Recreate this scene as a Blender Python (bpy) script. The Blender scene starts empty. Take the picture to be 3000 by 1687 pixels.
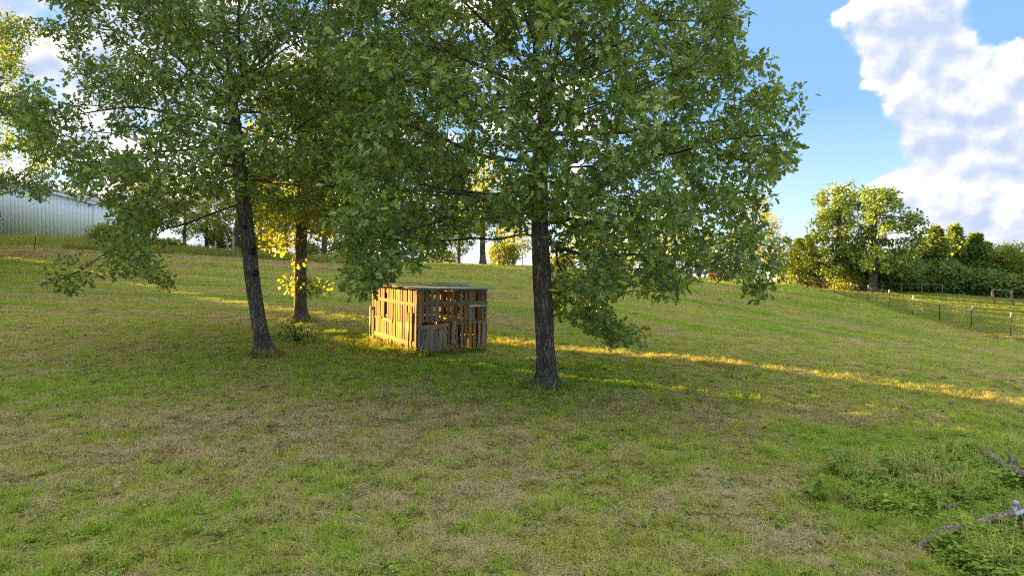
import bpy, math, random
import numpy as np
from mathutils import Vector, Matrix

# ------------------------------------------------------------------ camera, world, sun, exposure
SC = bpy.context.scene
COL = SC.collection
CZ = 3.2
PITCH, ROLL = math.radians(1.5), math.radians(1.0)
F = np.array([0, math.cos(PITCH), -math.sin(PITCH)])
U0 = np.array([0, math.sin(PITCH), math.cos(PITCH)])
R0 = np.array([1.0, 0, 0])
RV = R0 * math.cos(ROLL) + U0 * math.sin(ROLL)
UV = U0 * math.cos(ROLL) - R0 * math.sin(ROLL)
CAM = np.array([0, 0, CZ])

def P(px, py, d):
    """point of the photograph's pixel (3000 x 1687) at y-distance d"""
    v = RV * (px - 1500) / 2000 - UV * (py - 843.5) / 2000 + F
    return CAM + v * (d / v[1])

cd = bpy.data.cameras.new('camera'); cam = bpy.data.objects.new('camera', cd); COL.objects.link(cam)
cd.sensor_width = 36; cd.lens = 24; cd.clip_start = 0.1; cd.clip_end = 5000
cam.matrix_world = Matrix(((RV[0], UV[0], -F[0], 0), (RV[1], UV[1], -F[1], 0), (RV[2], UV[2], -F[2], CZ), (0, 0, 0, 1)))
SC.camera = cam

SUN_EL = math.radians(6.0)
SH = np.array([-0.825, 0.566]); SN = np.array([0.566, 0.825])      # horizontal direction to the sun, and across it
SUN_DIR = Vector((SH[0] * math.cos(SUN_EL), SH[1] * math.cos(SUN_EL), math.sin(SUN_EL)))
sl = bpy.data.lights.new('sun', 'SUN'); sl.energy = 5.0; sl.angle = math.radians(0.5); sl.color = (1.0, 0.68, 0.18)
sun = bpy.data.objects.new('sun', sl); COL.objects.link(sun)
sun.rotation_euler = SUN_DIR.to_track_quat('Z', 'Y').to_euler(); sun.location = (-30, 10, 40)

SC.view_settings.view_transform = 'Standard'; SC.view_settings.look = 'None'
SC.view_settings.exposure = 2.85; SC.view_settings.gamma = 1; SC.view_settings.use_curve_mapping = False
SC.cycles.max_bounces = 6; SC.cycles.transparent_max_bounces = 4; SC.cycles.diffuse_bounces = 4; SC.cycles.filter_width = 1.15; SC.cycles.use_denoising = False

SKY_STRENGTH = 0.12
world = bpy.data.worlds.new('World'); SC.world = world; world.use_nodes = True; world.cycles.sampling_method = 'MANUAL'; world.cycles.sample_map_resolution = 1024
WT = world.node_tree; WT.nodes.clear()

class NT:
    """small helper to write node trees"""
    def __init__(s, tree): s.t = tree
    def n(s, typ, **kw):
        nd = s.t.nodes.new(typ)
        for k, v in kw.items(): setattr(nd, k, v)
        return nd
    def put(s, sock, v):
        if v is None: return
        if isinstance(v, bpy.types.NodeSocket): s.t.links.new(v, sock)
        else:
            if hasattr(sock.default_value, '__len__') and not hasattr(v, '__len__'): v = (v,) * len(sock.default_value)
            if hasattr(sock.default_value, '__len__') and len(sock.default_value) == 4 and len(v) == 3: v = (*v, 1)
            sock.default_value = v
    def m(s, op, a, b=None, c=None, clamp=False):
        nd = s.n('ShaderNodeMath', operation=op, use_clamp=clamp)
        s.put(nd.inputs[0], a); s.put(nd.inputs[1], b); s.put(nd.inputs[2], c); return nd.outputs[0]
    def v(s, op, a, b=None):
        nd = s.n('ShaderNodeVectorMath', operation=op); s.put(nd.inputs[0], a)
        if op == 'SCALE': s.put(nd.inputs[3], b)
        else: s.put(nd.inputs[1], b)
        return nd.outputs['Value'] if op in ('DOT_PRODUCT', 'LENGTH', 'DISTANCE') else nd.outputs[0]
    def mix(s, f, a, b, mode='MIX'):
        nd = s.n('ShaderNodeMix', data_type='RGBA', blend_type=mode)
        s.put(nd.inputs[0], f); s.put(nd.inputs[6], a); s.put(nd.inputs[7], b); return nd.outputs[2]
    def noise(s, vec, scale, detail=4, rough=0.55, dist=0.0, dim='3D'):
        nd = s.n('ShaderNodeTexNoise', noise_dimensions=dim); s.put(nd.inputs['Vector'], vec)
        s.put(nd.inputs['Scale'], scale); s.put(nd.inputs['Detail'], detail); s.put(nd.inputs['Roughness'], rough)
        s.put(nd.inputs['Distortion'], dist); return nd.outputs[0]
    def step(s, x, a, b, lo=0.0, hi=1.0):
        nd = s.n('ShaderNodeMapRange', interpolation_type='SMOOTHSTEP')
        s.put(nd.inputs[0], x); s.put(nd.inputs[1], a); s.put(nd.inputs[2], b); s.put(nd.inputs[3], lo); s.put(nd.inputs[4], hi)
        return nd.outputs[0]
    def ramp(s, x, stops):
        nd = s.n('ShaderNodeValToRGB'); el = nd.color_ramp.elements
        while len(el) < len(stops): el.new(0.5)
        for e, (p, c) in zip(el, stops): e.position = p; e.color = (*c, 1)
        s.put(nd.inputs[0], x); return nd.outputs[0]

SEEDV = (-2.1, 5.2, 1.1)
def sky_world():
    W = NT(WT)
    out = W.n('ShaderNodeOutputWorld'); bg = W.n('ShaderNodeBackground')
    sky = W.n('ShaderNodeTexSky', sky_type='NISHITA'); sky.sun_disc = False
    sky.sun_elevation = SUN_EL; sky.sun_rotation = math.atan2(SH[0], SH[1]); sky.altitude = 200
    sky.air_density = 1.0; sky.dust_density = 0.6; sky.ozone_density = 2.5
    tc = W.n('ShaderNodeTexCoord'); d = tc.outputs['Generated']
    sep = W.n('ShaderNodeSeparateXYZ'); W.put(sep.inputs[0], d); z = sep.outputs[2]
    # the clear sky: the physical sky plus the pale daylight veil that the thin high cloud spreads over it
    veil = W.ramp(z, [(0.0, (3.0, 3.4, 4.0)), (0.10, (1.9, 2.75, 3.95)), (0.22, (.96, 1.80, 3.15)), (0.42, (.86, 1.68, 3.1)), (1.0, (.86, 1.64, 3.0))])
    clear = W.mix(0.80, sky.outputs[0], veil)
    # clouds: bias towards the banks seen in the photograph, broken cover elsewhere
    def bank(px, py, width, amp):
        c = P(px, py, 100) - CAM; c = c / np.linalg.norm(c)
        dp = W.v('DOT_PRODUCT', d, tuple(c))
        return W.m('MULTIPLY', W.step(dp, math.cos(math.radians(width)), 1.0), amp)
    banks = [(3050, 640, 17, .20), (2700, 620, 9, .12), (2440, 600, 5, .06), (2950, 400, 7, .10), (2740, 230, 8, .17), (2640, 40, 7, .20), (3020, 110, 5, .08), (2060, 690, 6, .08),
             (60, 60, 18, .22), (900, 60, 16, .16), (1700, 380, 8, .12), (400, 740, 12, .12), (1000, 740, 12, .12)]
    gaps = [(2150, 250, 13, .30), (2350, 420, 8, .14), (2560, 420, 4.5, .12), (2930, 60, 3.0, .16), (2900, 220, 2.0, .10)]
    b = None
    for px, py, w, a in banks: b = bank(px, py, w, a) if b is None else W.m('ADD', b, bank(px, py, w, a))
    for px, py, w, a in gaps: b = W.m('SUBTRACT', b, bank(px, py, w, a))
    b = W.m('ADD', b, W.step(z, 0.42, 0.70, 0.0, 0.26))            # extra broken cloud added overhead, out of view, to brighten the ground
    sq = W.n('ShaderNodeCombineXYZ'); W.put(sq.inputs[0], sep.outputs[0]); W.put(sq.inputs[1], sep.outputs[1]); W.put(sq.inputs[2], W.m('MULTIPLY', z, 1.25))
    q = W.v('ADD', sq.outputs[0], SEEDV)
    def puffs(vec, sc):
        vo = W.n('ShaderNodeTexVoronoi', feature='SMOOTH_F1'); W.put(vo.inputs['Vector'], vec); vo.inputs['Scale'].default_value = sc; vo.inputs['Smoothness'].default_value = 0.6
        return W.m('SUBTRACT', 0.75, vo.outputs[0])
    def field(vec):
        wv = W.v('ADD', vec, W.v('SCALE', W.v('SUBTRACT', W.n('ShaderNodeTexNoise').outputs[1], (.5, .5, .5)), 0.0))
        big = W.noise(vec, 5.5, 2, 0.5); mid = W.noise(vec, 14.0, 9, 0.62, 0.2)
        pf = W.m('ADD', W.m('MULTIPLY', puffs(vec, 17.0), 0.55), W.m('MULTIPLY', puffs(vec, 40.0), 0.32))
        f = W.m('ADD', W.m('ADD', W.m('MULTIPLY', big, 0.44), W.m('MULTIPLY', mid, 0.46)), W.m('MULTIPLY', pf, 0.30))
        return W.m('ADD', W.m('MULTIPLY', W.m('SUBTRACT', f, 0.55), 1.5), 0.55)
    dens0 = field(q); dens1 = field(W.v('ADD', q, (-0.012, 0.0, 0.022)))
    c0 = W.m('ADD', dens0, b)
    cover = W.step(c0, 0.585, 0.72)
    relief = W.m('MULTIPLY', W.m('SUBTRACT', dens0, dens1), 4.2)
    core = W.step(c0, 0.64, 0.95)
    lit = W.m('ADD', W.m('SUBTRACT', 0.66, W.m('MULTIPLY', core, 0.30)), relief, clamp=True)
    ccol = W.ramp(lit, [(0.0, (1.65, 1.95, 2.6)), (0.35, (2.1, 2.3, 2.7)), (0.62, (2.65, 2.72, 2.85)), (0.85, (3.6, 3.6, 3.5)), (1.0, (7.0, 6.7, 6.2))])
    col = W.mix(W.m('MULTIPLY', cover, W.step(z, -0.02, 0.03)), clear, ccol)
    W.put(bg.inputs[0], col); bg.inputs[1].default_value = SKY_STRENGTH * 0.425
    W.put(out.inputs[0], bg.outputs[0])
sky_world()

# ------------------------------------------------------------------ helpers
RNG = np.random.RandomState(7)
random.seed(7)

def tag(o, label=None, cat=None, group=None, kind=None):
    if label: o['label'] = label
    if cat: o['category'] = cat
    if group: o['group'] = group
    if kind: o['kind'] = kind
    return o

def empty(name, loc=(0, 0, 0), rz=0.0):
    o = bpy.data.objects.new(name, None); COL.objects.link(o); o.location = loc; o.rotation_euler = (0, 0, rz)
    o.empty_display_size = 0.2; return o

def mesh_np(name, V, loops, sizes, mat=None, smooth=False, tint=None):
    me = bpy.data.meshes.new(name)
    V = np.asarray(V, np.float32); loops = np.asarray(loops, np.int32); sizes = np.asarray(sizes, np.int32)
    me.vertices.add(len(V)); me.vertices.foreach_set('co', V.ravel())
    me.loops.add(len(loops)); me.loops.foreach_set('vertex_index', loops)
    st = np.zeros(len(sizes), np.int32); st[1:] = np.cumsum(sizes)[:-1]
    me.polygons.add(len(sizes)); me.polygons.foreach_set('loop_start', st)
    try: me.polygons.foreach_set('loop_total', sizes)
    except Exception: pass
    if smooth: me.polygons.foreach_set('use_smooth', np.ones(len(sizes), bool))
    if tint is not None:
        a = me.attributes.new('tint', 'FLOAT', 'POINT'); a.data.foreach_set('value', np.asarray(tint, np.float32))
    me.update(calc_edges=True)
    if mat: me.materials.append(mat)
    return me

def link(name, me, parent=None, loc=None, rot=None, scale=None):
    o = bpy.data.objects.new(name, me); COL.objects.link(o)
    if parent: o.parent = parent
    if loc is not None: o.location = loc
    if rot is not None: o.rotation_euler = rot
    if scale is not None: o.scale = scale
    return o

class MB:
    """collects pieces (vertices, polygons) into one mesh"""
    def __init__(s): s.V = []; s.L = []; s.S = []; s.T = []; s.k = 0
    def add(s, V, faces, t=0.5):
        V = np.asarray(V, float); s.V.append(V)
        if isinstance(faces, np.ndarray): s.L.append((faces + s.k).ravel()); s.S.append(np.full(len(faces), faces.shape[1]))
        else:
            s.L.append(np.array([i + s.k for f in faces for i in f])); s.S.append(np.array([len(f) for f in faces]))
        s.T.append(np.full(len(V), t)); s.k += len(V)
    def box(s, c, size, rz=0.0, t=0.5, M=None):
        x, y, z = np.array(size) / 2
        V = np.array([[-x, -y, -z], [x, -y, -z], [x, y, -z], [-x, y, -z], [-x, -y, z], [x, -y, z], [x, y, z], [-x, y, z]])
        if rz: cc, ss = math.cos(rz), math.sin(rz); V = V @ np.array([[cc, ss, 0], [-ss, cc, 0], [0, 0, 1]])
        if M is not None: V = V @ np.array(M).T
        s.add(V + np.array(c), np.array([[0, 3, 2, 1], [4, 5, 6, 7], [0, 1, 5, 4], [1, 2, 6, 5], [2, 3, 7, 6], [3, 0, 4, 7]]), t)
    def tube(s, pts, rad, sides=6, t=0.5, bump=0.0, caps=True):
        pts = np.asarray(pts, float); n = len(pts); rad = np.broadcast_to(np.asarray(rad, float), (n,))
        T = np.gradient(pts, axis=0); T /= np.linalg.norm(T, axis=1)[:, None] + 1e-9
        a = np.array([1.0, 0, 0]) if abs(T[0, 0]) < 0.8 else np.array([0, 1.0, 0])
        N = np.zeros_like(pts)
        for i in range(n):
            a = a - T[i] * a.dot(T[i]); a /= np.linalg.norm(a) + 1e-9; N[i] = a
        B = np.cross(T, N); ang = np.arange(sides) * 2 * math.pi / sides
        R = rad[:, None] * np.ones((1, sides))
        if bump: R = R * (1 + bump * (RNG.rand(n, sides) - 0.5))
        V = pts[:, None] + R[..., None] * (np.cos(ang)[None, :, None] * N[:, None] + np.sin(ang)[None, :, None] * B[:, None])
        i = np.arange(n - 1)[:, None] * sides; j = np.arange(sides)[None]; j2 = (j + 1) % sides
        q = np.stack([i + j, i + j2, i + sides + j2, i + sides + j], -1).reshape(-1, 4)
        if caps:
            fs = [tuple(f) for f in q] + [tuple(range(sides))[::-1], tuple(range((n - 1) * sides, n * sides))]
            s.add(V.reshape(-1, 3), fs, t)
        else: s.add(V.reshape(-1, 3), q, t)
    def mesh(s, name, mat=None, smooth=False):
        return mesh_np(name, np.concatenate(s.V), np.concatenate(s.L), np.concatenate(s.S), mat, smooth, np.concatenate(s.T))
    def build(s, name, mat, parent=None, smooth=False, **kw):
        return link(name, s.mesh(name, mat, smooth), parent, **kw)

# value noise in numpy (2-D / 3-D), used for the lie of the land, grass patches and gaps in crowns
def _hash(i, seed):
    h = i[..., 0] * 73856093
    for k, pr in zip(range(1, i.shape[-1]), (19349663, 83492791)): h = h ^ (i[..., k] * pr)
    h = (h ^ (seed * 2654435)) & 0xffffffff
    h = (h ^ (h >> 13)) * 1274126177 & 0xffffffff
    h = (h ^ (h >> 16)) * 2246822519 & 0xffffffff
    return ((h >> 7) & 0xffff) / 65535.0
def vnoise(p, seed=0, octaves=1, gain=0.5):
    p = np.asarray(p, float); dim = p.shape[-1]; out = 0; amp = 1; tot = 0
    for o in range(octaves):
        q = p * 2 ** o + 17.3 * o; i = np.floor(q).astype(np.int64); f = q - i; f = f * f * (3 - 2 * f); acc = 0
        for c in range(2 ** dim):
            off = np.array([(c >> k) & 1 for k in range(dim)])
            w = np.prod(np.where(off, f, 1 - f), -1); acc = acc + w * _hash(i + off, seed + o)
        out = out + amp * acc; tot += amp; amp *= gain
    return out / tot

# ------------------------------------------------------------------ materials
def new_mat(name):
    m = bpy.data.materials.new(name); m.use_nodes = True; m.node_tree.nodes.clear(); return m, NT(m.node_tree)
def finish(m, N, shader, disp=None):
    o = N.n('ShaderNodeOutputMaterial'); N.put(o.inputs[0], shader); return m
def principled(N, col, rough=0.8, spec=0.3, metal=0.0, normal=None):
    b = N.n('ShaderNodeBsdfPrincipled'); N.put(b.inputs['Base Color'], col); N.put(b.inputs['Roughness'], rough)
    N.put(b.inputs['Specular IOR Level'], spec); N.put(b.inputs['Metallic'], metal)
    if normal is not None: N.put(b.inputs['Normal'], normal)
    return b.outputs[0]
def bump(N, h, strength=0.5, dist=0.02):
    b = N.n('ShaderNodeBump'); N.put(b.inputs['Height'], h); b.inputs['Strength'].default_value = strength; b.inputs['Distance'].default_value = dist
    return b.outputs[0]

def leaf_mat(name, stops, trans, rough=0.42, tw=0.32, spec=0.45):
    m, N = new_mat(name)
    t = N.n('ShaderNodeAttribute', attribute_name='tint').outputs['Fac']
    pos = N.n('ShaderNodeNewGeometry').outputs['Position']
    f = N.m('ADD', N.m('MULTIPLY', t, 0.82), N.m('MULTIPLY', N.noise(pos, 0.9, 2), 0.18), clamp=True)
    col = N.ramp(f, stops)
    p = principled(N, col, rough, spec)
    tr = N.n('ShaderNodeBsdfTranslucent'); N.put(tr.inputs[0], N.mix(0.6, col, trans))
    mx = N.n('ShaderNodeMixShader'); mx.inputs[0].default_value = tw; N.put(mx.inputs[1], p); N.put(mx.inputs[2], tr.outputs[0])
    return finish(m, N, mx.outputs[0])
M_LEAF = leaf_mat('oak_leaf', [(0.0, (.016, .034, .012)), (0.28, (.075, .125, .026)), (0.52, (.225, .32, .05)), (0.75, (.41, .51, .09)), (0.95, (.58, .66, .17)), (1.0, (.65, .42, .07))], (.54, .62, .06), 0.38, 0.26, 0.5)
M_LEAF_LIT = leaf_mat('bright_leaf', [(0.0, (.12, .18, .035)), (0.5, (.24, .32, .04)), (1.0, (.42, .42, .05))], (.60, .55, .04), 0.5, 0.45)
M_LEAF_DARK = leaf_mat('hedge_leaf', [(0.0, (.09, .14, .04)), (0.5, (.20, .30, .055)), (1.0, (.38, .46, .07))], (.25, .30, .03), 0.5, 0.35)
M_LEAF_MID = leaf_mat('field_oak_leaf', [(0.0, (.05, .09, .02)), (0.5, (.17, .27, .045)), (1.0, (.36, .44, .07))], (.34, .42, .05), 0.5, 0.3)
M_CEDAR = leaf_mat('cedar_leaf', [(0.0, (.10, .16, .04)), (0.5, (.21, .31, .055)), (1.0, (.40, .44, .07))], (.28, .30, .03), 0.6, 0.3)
M_RUST = leaf_mat('rust_leaf', [(0.0, (.12, .04, .02)), (0.5, (.22, .07, .03)), (1.0, (.28, .13, .04))], (.5, .2, .05), 0.5, 0.4)

def bark_mat(name, lo, hi, sc=1.0):
    m, N = new_mat(name)
    tc = N.n('ShaderNodeTexCoord').outputs['Object']
    v = N.v('MULTIPLY', tc, (1, 1, 0.16))
    r1 = N.noise(v, 19 * sc, 3, 0.6, 0.8); r2 = N.noise(N.v('MULTIPLY', tc, (1, 1, 0.35)), 60 * sc, 5, 0.7); n2 = N.noise(tc, 2.2, 4)
    ridge = N.m('ABSOLUTE', N.m('SUBTRACT', N.m('MULTIPLY', r1, 2.0), 1.0)); ridge = N.step(ridge, 0.02, 0.30)
    h = N.m('ADD', N.m('MULTIPLY', ridge, 0.65), N.m('MULTIPLY', r2, 0.7))
    f = N.m('ADD', N.m('MULTIPLY', h, 0.62), N.m('MULTIPLY', N.m('SUBTRACT', n2, 0.5), 0.5))
    col = N.ramp(f, [(0.15, tuple(c * 0.40 for c in lo)), (0.45, lo), (0.82, hi)])
    return finish(m, N, principled(N, col, 0.95, 0.12, normal=bump(N, h, 0.8, 0.025)))
M_BARK = bark_mat('oak_bark', (.16, .13, .10), (.50, .42, .34))
M_TWIG = bark_mat('twig_bark', (.07, .06, .05), (.15, .13, .11), 2)
M_DEAD = bark_mat('dead_wood', (.50, .37, .26), (.92, .78, .60), 1.2)

def wood_mat(name, a, b, c):
    m, N = new_mat(name)
    tc = N.n('ShaderNodeTexCoord').outputs['Object']; rnd = N.n('ShaderNodeObjectInfo').outputs['Random']
    v = N.v('ADD', N.v('MULTIPLY', tc, (22, 22, 1.6)), N.v('SCALE', (7.3, 3.1, 5.7), N.m('MULTIPLY', rnd, 20)))
    g = N.noise(v, 1.6, 6, 0.62, 0.6); st = N.noise(N.v('MULTIPLY', tc, (1, 1, 0.5)), 3.2, 4)
    f = N.m('ADD', N.m('MULTIPLY', g, 0.62), N.m('MULTIPLY', st, 0.38))
    col = N.ramp(f, [(0.28, a), (0.52, b), (0.8, c)])
    col = N.mix(1.0, col, N.ramp(rnd, [(0, (.60, .60, .62)), (0.5, (.95, .92, .88)), (1, (1.3, 1.18, 1.05))]), 'MULTIPLY')
    return finish(m, N, principled(N, col, 0.85, 0.2, normal=bump(N, g, 0.5, 0.006)))
M_WOOD = wood_mat('pallet_wood', (.12, .07, .038), (.34, .195, .09), (.50, .32, .15))
M_WOODG = wood_mat('weathered_board', (.16, .13, .105), (.34, .28, .22), (.52, .45, .37))
M_WHITEW = wood_mat('whitewashed_board', (.40, .39, .38), (.55, .54, .54), (.68, .68, .68))

def plain(name, col, rough=0.6, metal=0.0, var=0.25, sc=6.0, spec=0.4):
    m, N = new_mat(name)
    tc = N.n('ShaderNodeTexCoord').outputs['Object']
    f = N.noise(tc, sc, 5, 0.6)
    c = N.mix(f, tuple(x * (1 - var) for x in col), tuple(min(1, x * (1 + var)) for x in col))
    return finish(m, N, principled(N, c, rough, spec, metal, bump(N, f, 0.15, 0.01)))
M_POST = plain('post_paint', (.030, .055, .042), 0.5)
M_CAP = plain('post_cap', (.80, .80, .78), 0.5, var=0.06)
M_WIRE = plain('galvanised_wire', (.33, .32, .30), 0.5, 0.6)
M_STEEL = plain('barn_steel', (.86, .91, .97), 0.42, 0.0, 0.07, 1.2)
M_TRIM = plain('barn_trim', (.88, .88, .90), 0.45, 0.0, 0.05, 1.5)
M_ROOFM = plain('barn_roof', (.42, .44, .47), 0.45, 0.2, 0.08)
M_DARK = plain('dark_gap', (.03, .028, .025), 0.8)
M_RUSTM = plain('rusty_brown', (.16, .075, .045), 0.7)
M_GREENROOF = plain('faded_green_roofing', (.27, .35, .31), 0.55, 0.1, 0.3, 3)
M_GALV = plain('galvanised_pipe', (.50, .50, .47), 0.45, 0.5, 0.2, 12)
M_SHEET = plain('corrugated_sheet', (.52, .56, .64), 0.4, 0.35, 0.25, 3)
M_POLE = plain('fence_wood', (.33, .29, .24), 0.9, 0, 0.3, 9)
M_VINE = plain('vine_wrapped_wood', (.24, .18, .12), 0.95, 0, 0.4, 14)

# ------------------------------------------------------------------ the lie of the land
CTRL = [(p[0], p[1], p[2]) for p in [tuple(P(*q)) for q in [
    (1500, 1687, 7.0), (0, 1687, 7.0), (3000, 1687, 7.0), (1500, 1401, 10), (0, 1380, 10.3), (2900, 1500, 8.9),
    (1600, 1133, 17), (775, 1040, 20), (1224, 1043, 21.4), (1420, 1027, 23.2), (1088, 1010, 23.6), (880, 941, 28),
    (0, 1100, 17.5), (0, 900, 30), (600, 905, 31), (1500, 905, 33), (2100, 1075, 19.5), (3000, 1210, 15.2),
    (1400, 779, 60), (1150, 775, 59), (1650, 788, 62), (1900, 809, 66), (2200, 824, 72), (900, 768, 57),
    (0, 737, 55), (300, 742, 55), (600, 755, 55), (0, 702, 75), (280, 704, 75), (101, 731, 56),
    (2333.5, 844, 74.5), (2402.6, 854.5, 67.4), (2490.7, 875, 60.2), (2605, 902.7, 52.9), (2673.8, 925, 49.2),
    (2752.8, 944.6, 45.6), (2847, 966, 42), (2961.3, 991, 38.2), (2950, 885, 66), (2700, 857, 74), (2100, 900, 45), (700, 830, 42), (1100, 850, 41)]]]
CTRL += [(-15, 85, CZ - .8), (5, 82, CZ - 1.6), (30, 110, CZ - 3), (-60, 100, CZ + 2.6), (60, 75, CZ - 2.4), (50, 30, CZ - 3.8), (-50, 40, CZ - .6),
         (-50, 10, CZ - 3.2), (30, 0, CZ - 3.9), (0, -10, CZ - 3.6), (-30, -10, CZ - 3.6), (-90, 60, CZ + 1.8), (-80, 20, CZ - 2), (80, 110, CZ - 4), (0, 120, CZ - 4), (-60, 125, CZ + .5)]
CT = np.array(CTRL)
def _tps(r2): return 0.5 * r2 * np.log(r2 + 1e-6)
_n = len(CT); _A = np.zeros((_n + 3, _n + 3))
_d2 = ((CT[:, None, :2] - CT[None, :, :2]) ** 2).sum(-1)
_A[:_n, :_n] = _tps(_d2) + np.eye(_n) * 1.0; _A[:_n, _n] = 1; _A[:_n, _n + 1:] = CT[:, :2]; _A[_n, :_n] = 1; _A[_n + 1:, :_n] = CT[:, :2].T
_w = np.linalg.solve(_A, np.concatenate([CT[:, 2], np.zeros(3)]))
def zg(x, y, fine=True):
    x = np.asarray(x, float); y = np.asarray(y, float); sh = x.shape
    q = np.stack([x.ravel(), y.ravel()], 1); out = np.zeros(len(q))
    for a in range(0, len(q), 20000):
        s = q[a:a + 20000]; d2 = ((s[:, None] - CT[None, :, :2]) ** 2).sum(-1)
        out[a:a + 20000] = _tps(d2) @ _w[:_n] + _w[_n] + s @ _w[_n + 1:]
    r = np.hypot(q[:, 0], q[:, 1] - 45); k = np.clip((r - 85) / 60, 0, 1); k = k * k * (3 - 2 * k)
    far = -3.0 - 6 * np.clip((r - 85) / 400, 0, 3)
    out = out * (1 - k) + far * k
    if fine:
        out = out + (vnoise(q * 0.9, 3, 2) - 0.5) * 0.10 * (1 - k) + (vnoise(q * 3.2, 5, 2) - 0.5) * 0.085 * np.clip(1.6 - r / 60, 0, 1)
    return out.reshape(sh)
def G(px, py, d):
    """ground point near a photograph pixel at distance d"""
    p = P(px, py, d); return np.array([p[0], p[1], float(zg(p[0], p[1]))])

# how green (1) or how dry and straw coloured (0) the sward is
PATCH = [(-4.6, 12.6, 3.4, 2.0, -.46), (-8.5, 11.5, 2.0, 2.2, -.12), (-1.2, 10.2, 1.4, 1.2, -.15), (3.4, 9.4, 1.2, 1.5, -.22), (6.0, 14.2, 1.3, .8, -.28), (6.5, 12.2, 1.6, 1.0, .34),
         (7.0, 9.0, 2.6, 2.2, .45), (-1.0, 19.6, 2.5, 1.0, .25), (2.0, 18.0, 2.5, 1.5, .18), (-.5, 14.2, 3, 1, -.06), (-10, 28, 3, 3, -.10), (-5.0, 8.0, 1.2, .8, .12), (-2.0, 7.8, .8, .8, .16),
         (-4, 25, 5, 2.5, .16), (10, 33, 5, 3, -.10), (-14, 22, 5, 3, -.06)]
def green(x, y):
    q = np.stack([x, y], -1)
    g = 0.60 + (vnoise(q / 5.0, 11, 2) - .5) * 0.30 + (vnoise(q / 1.1, 12, 2) - .5) * 0.38 + (vnoise(q / 0.30, 13, 2) - .5) * 0.80
    for cx, cy, sx, sy, a in PATCH: g = g + a * np.exp(-(((x - cx) / sx) ** 2 + ((y - cy) / sy) ** 2))
    lit = x * .566 + y * .825 - 20.1; g = g - .22 * np.exp(-(lit / .55) ** 2) * (x > -1) * (y < 26)   # golden tint of the sun streak painted into the sward colour
    # mowing swaths: rows that follow the field's edge
    far = np.clip((y - 24) / 8, 0, 1)
    f = 7 * np.log(np.exp((x - 4) / 7) + np.exp((y - 34) / 7)); s = np.stack([f * 0.95, (x - y) * 0.10], -1)
    g = g + far * ((vnoise(s, 21, 2) - .5) * 1.25 + 0.02)
    strip = np.exp(-((y - 54 - 0.0 * x) / 3.2) ** 2) * np.clip((-x - 8) / 4, 0, 1); g = g - 0.75 * strip
    return np.clip(g, 0, 1)

def ground_mat():
    m, N = new_mat('pasture_soil')
    pos = N.n('ShaderNodeNewGeometry').outputs['Position']
    g = N.n('ShaderNodeAttribute', attribute_name='tint').outputs['Fac']
    n1 = N.noise(pos, 7, 6, 0.75); n2 = N.noise(pos, 30, 5, 0.75); n3 = N.noise(N.v('MULTIPLY', pos, (1, 1, .3)), 2.2, 4)
    f = N.m('ADD', g, N.m('MULTIPLY', N.m('SUBTRACT', n1, 0.5), 0.7)); f = N.m('ADD', f, N.m('MULTIPLY', N.m('SUBTRACT', n2, 0.5), 0.5), clamp=True)
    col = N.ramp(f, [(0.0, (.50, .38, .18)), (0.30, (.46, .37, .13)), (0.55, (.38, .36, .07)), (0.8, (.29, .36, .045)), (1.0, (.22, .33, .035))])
    col = N.mix(N.step(N.noise(pos, 16, 4, .7), 0.42, 0.54, 0.80, 0.0), col, (.085, .06, .03))
    h = N.m('ADD', n1, N.m('MULTIPLY', n2, 0.5))
    return finish(m, N, principled(N, col, 0.95, 0.1, normal=bump(N, h, 0.9, 0.06)))
def build_ground():
    def axis(a, b, h0, g): 
        out = [a]; h = h0
        while out[-1] < b: out.append(out[-1] + h); h *= g
        return out
    ys = sorted([-v for v in axis(0, 60, 0.8, 1.15)][1:]) + [v for v in axis(0, 2600, 0.22, 1.0078) if v < 95] 
    t = ys[-1]; h = 1.2
    while t < 2600: t += h; ys.append(t); h *= 1.13
    xp = axis(0, 2200, 0.22, 1.012); xp = [v for v in xp if v < 55]; t = xp[-1]; h = 1.0
    while t < 2200: t += h; xp.append(t); h *= 1.16
    xs = [-v for v in xp[::-1]][:-1] + xp
    X, Y = np.meshgrid(xs, ys); Z = zg(X, Y); ny, nx = X.shape
    V = np.stack([X, Y, Z], -1).reshape(-1, 3)
    i = np.arange(ny - 1)[:, None] * nx; j = np.arange(nx - 1)[None]
    q = np.stack([i + j, i + j + 1, i + nx + j + 1, i + nx + j], -1).reshape(-1, 4)
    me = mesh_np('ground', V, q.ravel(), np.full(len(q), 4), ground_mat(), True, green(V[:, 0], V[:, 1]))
    tag(link('ground', me), kind='structure')
    print('ground verts', len(V))
build_ground()

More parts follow.
